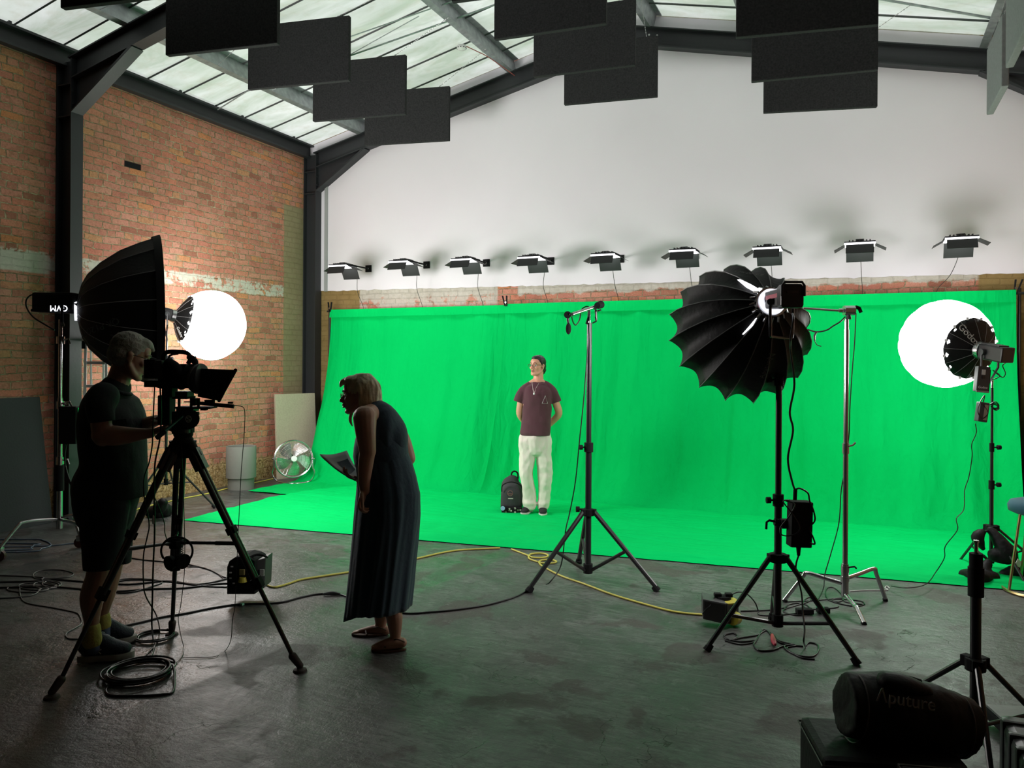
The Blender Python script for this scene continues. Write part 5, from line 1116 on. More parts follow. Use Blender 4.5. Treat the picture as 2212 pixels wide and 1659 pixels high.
cable('power_cable', 'blue cable loops on the floor under the roller stand', [(-260, 1200), (50, 1192), (90, 1185), (110, 1178), (95, 1168), (50, 1165), (-260, 1168)], .006, BLU)
cable('power_cable', 'blue cable curling inside the loops under the roller stand', [(-260, 1195), (40, 1188), (66, 1183), (72, 1178), (60, 1174), (-260, 1173)], .006, BLU)
cable('power_cable', 'dark blue cable running right from the roller stand behind the man', [(-260, 1186), (80, 1180), (160, 1174), (250, 1178), (300, 1182)], .005, BLU)
cable('power_cable', 'black cable at the foot of the tall light stand in wide loops', [(1740, 1395), (1748, 1388), (1765, 1392), (1768, 1405), (1755, 1418), (1725, 1416), (1700, 1404), (1695, 1395), (1712, 1392), (1690, 1396), (1670, 1404), (1640, 1405), (1628, 1392), (1632, 1384), (1600, 1386), (1570, 1380), (1565, 1372), (1585, 1368), (1592, 1376), (1575, 1384), (1600, 1378), (1635, 1372), (1655, 1362), (1668, 1374), (1690, 1390), (1735, 1396)], .005)
cable('power_cable', 'second black cable curling under the tall light stand', [(1566, 1384), (1600, 1392), (1630, 1386), (1640, 1372), (1650, 1360), (1672, 1372), (1685, 1385), (1720, 1394), (1700, 1400), (1730, 1420), (1760, 1424)], .0045)
o = MB().limb([G(1668, 1372, .02), G(1671, 1384, .02), G(1674, 1392, .02)], [.010, .016, .009]).build('cable_tie', mat('crimson tape', (.5, .03, .07), .5), smooth=True); tag(o, 'crimson hook and loop tie on the cables under the tall light stand', 'cable tie')
cable('power_cable', 'black cable arching from the grey reel to the adaptors on the floor', [(1582, 1284, .14), (1595, 1279, .15), (1612, 1282, .13), (1630, 1300, .08), (1638, 1320, .02), (1640, 1328), (1670, 1330), (1700, 1327), (1725, 1325)], .0045)
cable('power_cable', 'black cable coiled on the floor between the tall stand and the turtle base stand', [(1600, 1320), (1660, 1318), (1700, 1312)] + lp(1722, 1316, 28, 13, 3.1) + [(1745, 1300), (1752, 1292), (1748, 1290), (1738, 1296), (1735, 1308), (1750, 1316), (1800, 1313), (1812, 1310)], .0045)
cable('power_cable', 'black cable in flat loops at the feet of the turtle base stand', [(1700, 1300), (1760, 1297), (1820, 1292), (1812, 1300), (1790, 1296), (1783, 1282), (1788, 1270), (1802, 1270), (1818, 1284), (1826, 1300), (1866, 1306), (1840, 1309), (1800, 1300), (1806, 1294), (1858, 1298), (1868, 1306)], .004)
WC = mat('white cable', (.6, .6, .58), .5)
cable('power_cable', 'thin white cable with a hook end on the floor by the green cloth', [(1836, 1277), (1870, 1275), (1905, 1275), (1918, 1274), (1912, 1270), (1916, 1266), (1922, 1271)], .004, WC)
for k, (a, b, w) in enumerate(((1738, 1320, .11), (1778, 1318, .08))):
    p = G(a, b, .022); o = MB().box(p, (w, .05, .035), BX).build('power_adaptor', BLKM, bevel=.006); tag(o, ['long black power adaptor lying on the floor behind the tall stand', 'short black adaptor with green light on the floor behind the tall stand'][k], 'adaptor')
    if k: MB().box(p + CU * .019 - CR * .02, (.05, .02, .003), BX).build('green_lamp', mat('green lens', (.05, .4, .2), .4), o)
# ================================================================== PEOPLE
def skin(name, c, r=.5):
    M = mat(name, c, r, var=.06, vscale=14, bump=.08, bscale=60); M.node_tree.nodes['Principled BSDF'].inputs['Subsurface Weight'].default_value = .08
    M.node_tree.nodes['Principled BSDF'].inputs['Subsurface Radius'].default_value = (.02, .008, .004); return M
SK1 = skin('warm skin', (.66, .34, .22)); SK2 = skin('tanned skin', (.33, .17, .11)); SK3 = skin('fair skin', (.42, .23, .16))  # one base skin tone for each of the three people
EYEW = mat('eye white', (.7, .68, .65), .3); EYED = mat('dark iris', (.03, .02, .015), .2)
class Head:
    def __init__(s, c, f, u, k, side=None):
        s.c = Vector(c); s.f = Vector(f).normalized(); u = Vector(u); s.u = (u - s.f * u.dot(s.f)).normalized(); s.s = s.f.cross(s.u); s.k = k
        s.M = Matrix(((s.s.x, s.f.x, s.u.x), (s.s.y, s.f.y, s.u.y), (s.s.z, s.f.z, s.u.z)))
    def __call__(s, x, y, z): return s.c + s.M @ (Vector((x, y, z)) * s.k)
    def add(s, m_, fem=False):
        k = s.k; E = lambda c_, r: m_.ell(s(*c_), tuple(q * k for q in r), s.M, 20, 14)
        Lm = lambda P, R, **kw: m_.limb([s(*p) for p in P], [q * k if not isinstance(q, tuple) else (q[0] * k, q[1] * k) for q in R], **kw)
        E((0, -.014, .035), (.076, .096, .086)); E((0, .020, -.025), (.062, .070, .084)); E((0, .045, .045), (.058, .046, .042))
        Lm([(-.060, -.005, -.045), (-.048, .03, -.082), (0, .070, -.100), (.048, .03, -.082), (.060, -.005, -.045)], [.018, .019, .019, .019, .018])
        E((0, .078, -.100), (.020, .014, .014)); E((0, .05, -.075), (.045, .035, .035))
        Lm([(-.045, .070, .024), (-.02, .084, .027), (0, .086, .024), (.02, .084, .027), (.045, .070, .024)], [.008, .010, .009, .010, .008])
        Lm([(0, .083, .016), (0, .097, -.006), (0, .110, -.026), (0, .112, -.032)], [.007, .0085, .011, .010])
        for q in (-1, 1):
            E((q * .012, .098, -.035), (.009, .010, .008)); E((q * .040, .060, -.022), (.022, .022, .020))
            E((q * .078, -.010, -.010), (.007, .018, .030)); E((q * .080, -.014, .006), (.009, .018, .014)); E((q * .078, -.006, -.034), (.006, .008, .010))
        E((0, .076, -.060), (.030, .020, .020)); Lm([(-.024, .082, -.060), (0, .097, -.057), (.024, .082, -.060)], [.004, .006, .004]); Lm([(-.021, .082, -.068), (0, .095, -.069), (.021, .082, -.068)], [.004, .0065, .004])
    def eyes(s, t, lid=None):
        k = s.k
        for q in (-1, 1):
            e = MB().ell(s(q * .031, .071, .003), .0125 * k, s.M).build('eye', EYEW, t, smooth=True)
            MB().ell(s(q * .031 , .0805, .003), (.0058 * k, .004 * k, .0058 * k), s.M).build('iris', EYED, e, smooth=True)
    def lips(s, t, m_):
        k = s.k; MB().limb([s(-.024, .085, -.0595), s(-.008, .0985, -.0555), s(0, .100, -.0575), s(.008, .0985, -.0555), s(.024, .085, -.0595)], [.003 * k, .006 * k, .006 * k, .006 * k, .003 * k]).limb([s(-.021, .085, -.067), s(0, .0985, -.069), s(.021, .085, -.067)], [.003 * k, .0068 * k, .003 * k]).build('lips', m_, t, smooth=True)
    def brows(s, t, m_):
        k = s.k
        for q in (-1, 1): MB().limb([s(q * .014, .094, .026), s(q * .030, .090, .033), s(q * .048, .074, .027)], [(.003 * k, .0045 * k)] * 3).build('eyebrow', m_, t, smooth=True)
    def glasses(s, label, m_, shape=.021, lens=True, h=.016):
        t = thing('spectacles', label, 'glasses', s(0, .1, 0)); k = s.k
        for q in (-1, 1):
            P = []
            for i in range(24):
                a = 2 * math.pi * i / 24; P.append(s(q * .033 + shape * math.cos(a), .108 - .25 * abs(q * .033 + shape * math.cos(a)) ** 1.0 * .5, .0 + h * (abs(math.sin(a)) ** .8) * (1 if math.sin(a) > 0 else -1)))
            MB().tube(P, .0017 * k, 6, 0, True).build('rim', m_, t, smooth=True)
            MB().tube([s(q * .054, .100, .008), s(q * .078, .085, .008), s(q * .083, .01, .008), s(q * .082, -.02, .0)], .0016 * k, 6, 3).build('temple', m_, t)
        MB().tube([s(-.012, .107, .004), s(0, .110, .007), s(.012, .107, .004)], .0017 * k, 6).build('bridge', m_, t)
        return t
def hand(m_, w, d, n, ts, k=1.0, curl=(.35, .5, .4), spread=.06, thumb=(.55, .75, .1), cl2=None):
    "w wrist, d along the palm, n the way the fingers bend, ts thumb side (+-1)"
    w = Vector(w); d = Vector(d).normalized(); n = Vector(n); n = (n - d * n.dot(d)).normalized(); sd = d.cross(n) * ts
    m_.limb([w - d * .02 * k, w + d * .02 * k, w + d * .055 * k, w + d * .088 * k], [(.019 * k, .024 * k), (.016 * k, .031 * k), (.015 * k, .040 * k), (.012 * k, .038 * k)], hint=n)
    for i, L in enumerate((.072, .080, .075, .058)):
        b = w + d * (.088 - .004 * abs(i - 1)) * k + sd * (.030 - .020 * i) * k; dd = (d + sd * spread * (1.5 - i)).normalized(); P = [b]; a = 0
        for j, (f_, c_) in enumerate(((.45, curl[0]), (.32, curl[1]), (.23, curl[2]))):
            a += c_ * (1 + .08 * i); P.append(P[-1] + (dd * math.cos(a) + n * math.sin(a)) * L * f_ * k)
        m_.limb(P, [.0095 * k, .0088 * k, .008 * k, .0068 * k], seg=10)
    b = w + d * .022 * k + sd * .026 * k; td = (d * thumb[0] + sd * thumb[1] + n * thumb[2]).normalized()
    m_.limb([b, b + td * .035 * k, b + td * .062 * k + d * .008 * k, b + td * .075 * k + d * .026 * k + n * .004 * k], [.014 * k, .0125 * k, .0105 * k, .008 * k], seg=10)
def cut(v, planes):
    for P, n_, R in planes:
        d_ = (v - P).dot(n_)
        if d_ > 0 and (v - P).length < R: v = v - n_ * d_
    return v
def cloth_disp(a, s1=7, s2=22, seed=0):
    def f(v):
        p = Vector((v.x, v.y, v.z * .6)) + Vector((seed, 0, 0)); n1 = noise.noise(p * s1); n2 = noise.noise(p * s2)
        return v + Vector((noise.noise(p * s1 + Vector((9, 0, 0))), noise.noise(p * s1 + Vector((0, 9, 0))), 0)) * a + Vector((n2, noise.noise(p * s2 + Vector((3, 3, 0))), 0)) * a * .4
    return f
def shoe(t, heel, toe, w, h, upper, sole, name='shoe', lace=True, mark=None, topz=None, thick=.025):
    heel = Vector(heel); toe = Vector(toe); d = (toe - heel); L = d.length; d.normalize(); s_ = Vector((-d.y, d.x, 0)); z0 = 0
    def outline(k, sh=0):
        P = []
        for i in range(28):
            a = 2 * math.pi * i / 28; x = (math.cos(a) * .5 + .5); wd = w * (.82 + .25 * math.exp(-((x - .72) / .22) ** 2) - .10 * math.exp(-((x - .42) / .15) ** 2))
            P.append(heel + d * (x * L * (1 - 2 * sh) + sh * L) + s_ * math.sin(a) * wd * k * (abs(math.sin(a)) ** -.25 if abs(math.sin(a)) > .01 else 1))
        return P
    r = []
    for zz, k in ((.004, .93), (.008, 1.0), (thick, 1.0), (thick + .004, .97)): r.append([Vector((p.x, p.y, heel.z + zz + (.0 if zz > .01 else 0))) for p in outline(k)])
    u = MB()
    u.limb([heel + d * .045 + CU * (thick + h * .55), heel + d * L * .35 + CU * (thick + h * .62), heel + d * L * .62 + CU * (thick + h * .36), heel + d * (L - .045) + CU * (thick + h * .22)], [(h * .55, w * .86), (h * .6, w * .86), (h * .42, w * .96), (h * .30, w * .80)], hint=CU)
    u.limb([heel + d * .045 + CU * (thick + .022), heel + d * L * .4 + CU * (thick + .022), heel + d * L * .7 + CU * (thick + .022), heel + d * (L - .04) + CU * (thick + .018)], [(.024, w * .86), (.024, w * .84), (.024, w * .98), (.02, w * .82)], hint=CU)
    u.limb([heel + d * .05 + CU * (thick + h * .5), heel + d * .06 + CU * (thick + h * 1.0)], [w * .86, w * .84])
    so = u.build(name, upper, t, voxel=.007, relax=3)
    MB().ring_loft(r).build('sole', sole, so, smooth=True)
    if lace:
        lm = MB()
        for i in range(4):
            q = heel + d * L * (.42 + .085 * i) + CU * (thick + h * (1.17 - .17 * i)); lm.tube([q - s_ * w * .45 - CU * .008, q + CU * .003, q + s_ * w * .45 - CU * .008 + d * .01], .0028, 5, 3)
        lm.build('laces', mat('laces', (.05, .05, .055), .7) if lace is True else lace, so)
    return so
# ------------------------------------------------------------------ young man in front of the screen
d0 = 8.50; q = lambda px, py, dd=0: D(px, py, d0 + dd)
base = G(1158, 1112); t = thing('person', 'young man in maroon t-shirt and white trousers on the green cloth, hands behind back', 'person', (base.x, base.y, 0))
fB = (-CF * .95 - CR * .12).normalized(); sB = CR
b = MB(); fH = vdir(1160, -.62, -.78, .04)
hd = Head(q(1161, 790.5), fH, CU, .93); hd.add(b)
b.limb([q(1163, 798, .03), q(1163, 815, .03), q(1162, 832, .02)], [.054, .054, .062])
b.limb([q(1161, 834, .02), q(1160, 850), q(1158, 900), q(1156, 940)], [(.07, .10), (.095, .145), (.09, .14), (.095, .15)], hint=fB, seg=20)
b.limb([q(1137, 841), q(1184, 841)], [.04, .04]); b.limb([q(1161, 822, .02), q(1144, 831, .02), q(1132, 839, .01)], [.045, .034, .03]); b.limb([q(1162, 822, .02), q(1178, 831, .02), q(1190, 839, .01)], [.045, .034, .03])
for (sx, ex, wx, hx_) in ((1130, 1123, 1144, 1152), (1192, 1207, 1182, 1168)):
    b.limb([q(sx, 843, .01), q((sx + ex) / 2 + (1 if ex > 1160 else -1), 870, .03), q(ex, 893, .05), q((ex + wx) / 2 + (1 if ex > 1160 else -2), 908, .11), q(wx, 922, .16)], [.038, .042, .040, .036, .028])
    hand(b, q(wx, 922, .16), q(hx_, 926, .17) - q(wx, 922, .16), CF, 1 if ex < 1160 else -1, .95, (.4, .5, .4))
for (hx_, kx, ax_) in ((1142, 1140, 1142), (1172, 1176, 1175)):
    b.limb([q(hx_, 950), q(kx, 1020), q(ax_, 1095, .02)], [.085, .055, .038])
    b.limb([q(ax_, 1098, .03), q(ax_, 1104, .0)], [.028, .018])
b.build('body', SK1, t, voxel=.0055, relax=2)
hd.eyes(t); hd.brows(t, mat('dark brow hair', (.02, .013, .01), .8)); hd.lips(t, mat('pink lips', (.50, .17, .15), .5))
HR1 = mat('dark brown hair', (.012, .008, .006), .45, bump=.4, bscale=30)
m_ = MB(); k_ = hd.k
m_.ell(hd(0, -.022, .044), (.081 * k_, .098 * k_, .086 * k_), hd.M); m_.ell(hd(0, -.045, .0), (.078 * k_, .072 * k_, .075 * k_), hd.M); m_.ell(hd(0, .01, .088), (.062 * k_, .07 * k_, .034 * k_), hd.M)
for s_ in (-1, 1): m_.limb([hd(s_ * .066, .02, .06), hd(s_ * .077, .005, .02)], [.016 * k_, .008 * k_])
m_.build('hair', HR1, t, voxel=.006, relax=2)
MB().ell(hd(.0, -.115, -.04), (.03, .032, .038), hd.M).ell(hd(.0, -.108, -.065), (.022, .024, .03), hd.M).build('hair_bun', HR1, t, voxel=.006, relax=2)
hd.glasses('thin dark framed spectacles worn by the young man in maroon', mat('dark frame', (.03, .02, .02), .4))
TEE = mat('maroon cotton', (.090, .030, .042), .9, bump=.2, bscale=50, sheen=.1)
m_ = MB(); m_.limb([q(1161.5, 838, .01), q(1161, 843, 0), q(1160.5, 852), q(1160, 870), q(1159, 900), q(1157, 925), q(1155.5, 937)], [(.08, .13), (.10, .160), (.115, .172), (.116, .166), (.108, .160), (.112, .168), (.118, .172)], hint=fB, seg=28)
for (sx, ex, kx) in ((1133, 1122, 1151), (1190, 1200.5, 1173)): m_.limb([q(kx, 826, .025), q((sx + kx) / 2, 832, .02), q(sx, 841, .01), q((sx + ex) / 2, 852, .01), q(ex, 866, .02)], [.030, .040, .050, .060, .060])
cuts = [(q(1121.5, 869, .02) - MAT[t.name].translation, (q(1121.5, 869) - q(1128, 850)).normalized(), .082), (q(1201.5, 869, .02) - MAT[t.name].translation, (q(1201.5, 869) - q(1195, 850)).normalized(), .082), (q(1156, 940) - MAT[t.name].translation, -CU, .3)]
def tdisp(v):
    r_ = cloth_disp(.012, 6, 16, 2)(v); r_ = cut(r_, cuts)
    return r_ + fB * .006 * noise.noise(Vector((v.x * 9 + v.z * 9, v.y * 9, v.z * 12)))
ts = m_.build('t_shirt', TEE, t, voxel=.008, relax=3, disp=tdisp)
MB().tube([hd.c + (CR * math.cos(a) * .073 - CF * math.sin(a) * .066) + (q(1162, 826 + 5.5 * max(-.55, math.sin(a))) - hd.c) for a in [2 * math.pi * i / 28 for i in range(28)]], .007, 6, 0, True).build('neckband', TEE, ts)
tri = [q(1178, 855, -.118), q(1183, 871.5, -.10), q(1171, 871.5, -.122)]
MB().tube(tri, .0022, 5, 0, True).build('white_triangle', WHT, ts)
MB().tube([q(1149, 822, -.045), q(1150.5, 836, -.10), q(1153.5, 849, -.128), q(1158, 838, -.115), q(1164, 828, -.08)], .0016, 5, 4).build('necklace', mat('silver chain', (.6, .55, .5), .3, .6), t)
MB().ell(q(1153.5, 850.5, -.135), (.010, .006, .013)).build('pendant', WHT, t, smooth=True)
PNT = mat('white linen', (.76, .70, .62), .9, bump=.35, bscale=18)
m_ = MB(); m_.limb([q(1155.5, 938), q(1155.5, 950), q(1156, 966)], [(.10, .165), (.112, .182), (.108, .180)], hint=fB, seg=28)
for (hx_, kx, cx__, ax_) in ((1139, 1137.5, 1142.5, 1144.5), (1173.5, 1177, 1175.5, 1174.5)):
    m_.limb([q(hx_, 956), q(hx_ + (0 if hx_ < 1150 else 1.5), 990), q(kx, 1025, -.01), q(cx__, 1062, .01), q(ax_, 1090, .01)], [(.10, .092), (.092, .083), (.08, .074), (.07, .068), (.078, .070)], hint=fB, seg=24)
def pdisp(v):
    r_ = cloth_disp(.016, 9, 26, 5)(v); zz = max(0, .35 - v.z) / .35; return r_ + fB * .006 * math.sin(v.z * 55 + 4 * noise.noise(v * 6)) * zz + fB * .007 * noise.noise(Vector((v.x * 10 + v.z * 6, v.y * 10, v.z * 16)))
m_.build('trousers', PNT, t, voxel=.008, relax=2, disp=pdisp)
SHB = mat('black suede', (.012, .012, .014), .8, bump=.2, bscale=80); SOL = mat('off white sole', (.6, .6, .56), .6)
h1 = q(1149, 1104, .10); h1.z = .028; e1 = q(1127, 1108, -.10); e1.z = .028; shoe(t, h1, e1, .045, .075, SHB, SOL)
h2 = q(1172.5, 1104, .13); h2.z = .028; e2 = q(1173, 1108, -.16); e2.z = .028; shoe(t, h2, e2, .047, .075, SHB, SOL)
# ------------------------------------------------------------------ man at the camera
d0 = 4.40; q = lambda px, py, dd=0: D(px, py, d0 + dd)
t = thing('person', 'grey haired man in dark polo shirt and shorts operating the camera on its tripod', 'person', (D(215, 1400, 4.4).x, D(215, 1400, 4.4).y, 0))
b = MB(); fH = vdir(285, .93, .12, -.30); hd = Head(q(282, 770), fH, CU, 1.04); hd.add(b)
b.limb([q(268, 785), q(258, 815), q(250, 845)], [.058, .060, .07])
b.limb([q(245, 850), q(240, 900), q(244, 980), q(236, 1060), q(232, 1090)], [(.08, .09), (.12, .15), (.12, .14), (.12, .13), (.11, .12)], hint=CR, seg=20)
b.limb([q(228, 868, -.17), q(237, 862, 0), q(245, 866, .17)], [.045, .05, .045])
# near arm
b.limb([q(220, 872, -.22), q(218, 905, -.25), q(222, 944, -.26)], [.045, .052, .05])
b.limb([q(220, 940, -.26), q(250, 941, -.24), q(280, 940, -.22), q(312, 937, -.20)], [.052, .054, .043, .030])
wN = q(312, 937, -.20); b.limb([wN, q(325, 936, -.19)], [.029, .027])
hand(b, q(320, 937, -.19), (q(352, 926, -.17) - q(320, 937, -.19)), CU * -1 + CF * .15, 1, 1.08, (.25, .55, .45), .05, (.85, .45, .25))
# far arm
b.limb([q(252, 862, .20), q(275, 905, .22), q(290, 925, .16), q(322, 914, .02), q(338, 908, -.06)], [.058, .05, .045, .038, .03])
hand(b, q(338, 908, -.06), q(362, 900, -.1) - q(338, 908, -.06), -CU - CR * .2, -1, 1.05, (.6, .8, .6), .03)
# legs
b.limb([q(222, 1100, -.10), q(216, 1180, -.12), q(213, 1235, -.12), q(199, 1290, -.12), q(198, 1340, -.11), q(199, 1385, -.10)], [.07, .07, .06, .062, .040, .034])
b.limb([q(240, 1100, .12), q(245, 1175, .14), q(240, 1225, .14), q(226, 1280, .14), q(219, 1325, .14), q(222, 1355, .14)], [.07, .07, .06, .060, .040, .034])
for a_, c_, k_ in ((G(166, 1432), G(291, 1420), q(199, 1388, -.10)), (G(196, 1400), G(296, 1384), q(222, 1358, .14))):
    b.limb([k_, a_.lerp(c_, .28) + CU * .085, a_.lerp(c_, .55) + CU * .065], [.032, .026, .014])
b.build('body', SK2, t, voxel=.0055, relax=2)
hd.eyes(t); hd.brows(t, mat('grey brow hair', (.12, .11, .10), .8)); hd.lips(t, mat('dull lips', (.25, .11, .09), .5))
GH = mat('cropped grey hair', (.26, .25, .22), .85, bump=.6, bscale=70, var=.35, vscale=35)
m_ = MB(); k_ = hd.k
m_.ell(hd(0, -.020, .045), (.082 * k_, .100 * k_, .088 * k_), hd.M); m_.ell(hd(0, -.045, -.002), (.0785 * k_, .074 * k_, .07 * k_), hd.M); m_.ell(hd(0, .035, .085), (.058 * k_, .055 * k_, .034 * k_), hd.M)
m_.limb([hd(0, .07, .085), hd(0, .094, .066)], [.022 * k_, .012 * k_])
def hdisp(v): return v + Vector((noise.noise(v * 55), noise.noise(v * 55 + Vector((4, 0, 0))), noise.noise(v * 55 + Vector((0, 4, 0))))) * .0018
m_.build('hair', GH, t, voxel=.0055, relax=1, disp=hdisp)
hd.glasses('dark framed spectacles worn by the man at the camera', BLKM, .022)
POLO = mat('dark green black polo', (.008, .011, .011), .9, bump=.2, bscale=70); SHT = mat('dark navy shorts', (.005, .007, .009), .9, bump=.2, bscale=60)
m_ = MB(); m_.limb([q(249, 838), q(243, 852), q(240, 880), q(242, 915), q(245, 960), q(246, 1005), q(239, 1045), q(237, 1066)], [(.075, .09), (.112, .16), (.145, .205), (.168, .215), (.170, .205), (.168, .20), (.186, .205), (.186, .20)], hint=CR, seg=30)
m_.limb([q(226, 856, -.19), q(217, 880, -.24), q(220, 907, -.26)], [.078, .074, .068]); m_.limb([q(250, 862, .2), q(268, 890, .22), q(280, 905, .21)], [.07, .07, .066])
OT = MAT[t.name].translation
cuts2 = [(q(220, 911, -.26) - OT, (q(220, 911) - q(217, 885)).normalized(), .16), (q(237, 1072) - OT, -CU, .4)]
sh_ = m_.build('polo_shirt', POLO, t, voxel=.008, relax=4, disp=lambda v: cut(cloth_disp(.012, 5, 15, 1)(v), cuts2))
MB().limb([q(226, 826, .0), q(236, 836, -.06), q(260, 848, -.075), q(280, 852, -.02), q(272, 846, .06), q(244, 828, .07), q(227, 825, .02)], [(.010, .020)] * 7, hint=CU).build('collar', POLO, sh_, voxel=.007, relax=2)
m_ = MB(); m_.limb([q(235, 1050), q(230, 1080), q(229, 1105)], [(.165, .19), (.165, .19), (.15, .185)], hint=CR, seg=30)
m_.limb([q(226, 1095, -.09), q(222, 1150, -.11), q(219, 1190, -.12), q(217, 1222, -.12)], [(.135, .11), (.120, .105), (.098, .10), (.085, .095)], hint=CR, seg=24)
m_.limb([q(236, 1095, .09), q(242, 1150, .12), q(246, 1212, .13)], [(.13, .11), (.115, .105), (.09, .10)], hint=CR, seg=24)
cuts3 = [(q(217, 1226, -.12) - OT, -CU, .22), (q(246, 1216, .13) - OT, -CU, .22)]
m_.build('shorts', SHT, t, voxel=.008, relax=3, disp=lambda v: cut(cloth_disp(.009, 6, 18, 8)(v), cuts3))
SCK = mat('mustard sock', (.32, .27, .06), .9, bump=.4, bscale=50); SCB = mat('slate blue sock foot', (.07, .10, .16), .9)
def tubes(pts, rr, m2, nm): return MB().limb(pts, rr).build(nm, m2, t, voxel=.007, relax=2)
s1 = tubes([q(198, 1358, -.11), q(198, 1372, -.11), q(199, 1384, -.10)], [.047, .049, .052], SCK, 'sock'); MB().limb([q(199, 1384, -.10), q(203, 1400, -.10)], [.048, .036]).build('sock_foot', SCB, s1, smooth=True)
s2 = tubes([q(221, 1334, .14), q(222, 1350, .14)], [.044, .046], SCK, 'sock'); MB().limb([q(222, 1350, .14), q(226, 1368, .14)], [.044, .034]).build('sock_foot', SCB, s2, smooth=True)
NAV = mat('navy mesh shoe', (.010, .016, .028), .7, bump=.3, bscale=90); SOW = mat('worn pale sole', (.30, .29, .26), .7)
h1 = G(166, 1432); h1.z = .002; e1 = G(291, 1420); e1.z = .002; so = shoe(t, h1, e1, .052, .10, NAV, SOW, lace=mat('grey laces', (.18, .2, .22), .7), thick=.034)
lg = MB(); c_ = (h1 + e1) / 2 + CU * .065 - CF * .058 - CR * .02
for sg in (-1, 1): lg.tube([c_ + CR * -.022 + CU * .012 * sg, c_ + CR * -.008 + CU * .002 * sg, c_ + CR * .008 + CU * .002 * sg, c_ + CR * .022 + CU * .012 * sg], .0025, 5, 3)
lg.build('side_mark', mat('tan mark', (.3, .26, .2), .6), so)
h2 = G(196, 1400); h2.z = .002; e2 = G(296, 1384); e2.z = .002; shoe(t, h2, e2, .052, .10, NAV, SOW, lace=bpy.data.materials['grey laces'], thick=.034)
# ------------------------------------------------------------------ woman with the papers
d0 = 4.65; q = lambda px, py, dd=0: D(px, py, d0 + dd)
t = thing('person', 'blonde woman in a long dark blue sleeveless dress leaning forward with papers', 'person', (D(830, 1400, 4.65).x, D(830, 1400, 4.65).y, 0))
b = MB(); fH = vdir(775, -.97, .16, -.06); hd = Head(q(775, 853), fH, CU, .95); hd.add(b)
b.limb([q(783, 862), q(793, 878), q(806, 892)], [.048, .048, .06])
b.limb([q(806, 890), q(822, 915), q(828, 950), q(826, 985), q(838, 1060)], [(.07, .09), (.105, .15), (.12, .15), (.115, .14), (.15, .16)], hint=CR, seg=20)
b.limb([q(792, 898, -.19), q(812, 892, 0), q(838, 898, .17)], [.058, .06, .056])
b.limb([q(788, 902, -.21), q(790, 935, -.23), q(794, 975, -.22)], [.068, .058, .048])
b.limb([q(794, 973, -.22), q(789, 1010, -.22), q(787, 1040, -.21), q(788, 1060, -.20)], [.046, .042, .034, .028])
hand(b, q(787, 1060, -.20), q(778, 1092, -.22) - q(787, 1060, -.20), -CF * .2 + CR * .9, 1, .92, (.5, .7, .5), .03, (.8, .3, .5))
b.limb([q(842, 905, .18), q(868, 950, .24), q(882, 990, .20)], [.056, .052, .045]); b.limb([q(882, 990, .20), q(845, 1025, .22), q(800, 1034, .14), q(778, 1036, .06)], [.044, .04, .033, .027])
hand(b, q(778, 1036, .06), q(757, 1030, .02) - q(778, 1036, .06), CU + CR * .1, -1, .92, (.3, .5, .4))
b.limb([q(845, 1080, -.05), q(848, 1200, -.06), q(847, 1300, -.09), q(852, 1335, -.12), q(854, 1375, -.13)], [.06, .055, .052, .048, .031])
b.limb([q(835, 1080, .08), q(826, 1200, .10), q(820, 1290, .12), q(824, 1325, .13), q(822, 1352, .13)], [.06, .055, .052, .048, .031])
b.limb([q(868, 1388, -.13), q(848, 1389, -.14), q(826, 1394, -.15), q(808, 1399, -.15)], [.030, .034, .028, .018], hint=CU); b.limb([q(834, 1362, .13), q(815, 1360, .14), q(790, 1364, .14), q(766, 1368, .14)], [.028, .032, .026, .016], hint=CU)
for k in range(4): b.limb([q(814 - k * .5, 1398, -.17 + .018 * k), q(804.5, 1400, -.175 + .02 * k)], [.009, .007], seg=8)
b.limb([q(772, 1367, .12), q(762, 1368.5, .11)], [.011, .009])
b.build('body', SK3, t, voxel=.0055, relax=2)
hd.eyes(t); hd.lips(t, mat('muted lips', (.3, .12, .1), .5)); hd.brows(t, mat('brown brow hair', (.08, .06, .04), .8))
BL = mat('blonde hair', (.62, .54, .36), .5, bump=.5, bscale=25, var=.3, vscale=20); m_ = MB(); k_ = hd.k
m_.ell(hd(0, -.022, .048), (.086 * k_, .104 * k_, .088 * k_), hd.M); m_.ell(hd(0, -.060, -.01), (.090 * k_, .080 * k_, .095 * k_), hd.M); m_.ell(hd(0, .03, .095), (.06 * k_, .06 * k_, .030 * k_), hd.M)
m_.limb([hd(.0, .06, .092), hd(0, .098, .082), hd(0, .112, .060)], [.026 * k_, .020 * k_, .008 * k_])
rn = random.Random(5)
for k in range(46):
    a = -1.15 + 2.3 * (k / 45) + rn.uniform(-.03, .03); si = 1 if k % 2 else -1
    ang = rn.uniform(.15, 2.9); x = si * math.sin(ang) * .085; y = -.02 - math.cos(ang) * -.0 - (1 - abs(math.sin(ang))) * .09 + rn.uniform(-.02, .02)
    yy = -.01 - rn.random() * .11; xx = si * .088 * math.sqrt(max(.05, 1 - ((yy + .03) / .10) ** 2))
    m_.limb([hd(xx * .5, yy * .6, .125), hd(xx * 1.0, yy, .06), hd(xx * 1.08, yy - .012, -.02), hd(xx * 1.0, yy - .02 + .02 * rn.random(), -.088 - .025 * rn.random())], [.007, .012, .012, .005], seg=7)
hh = m_.build('hair', BL, t, voxel=.0055, relax=1, disp=lambda v: v + Vector((noise.noise(Vector((v.x * 60, v.y * 60, v.z * 9))), noise.noise(Vector((v.x * 60 + 5, v.y * 60, v.z * 9))), 0)) * .005)
lk = MB()
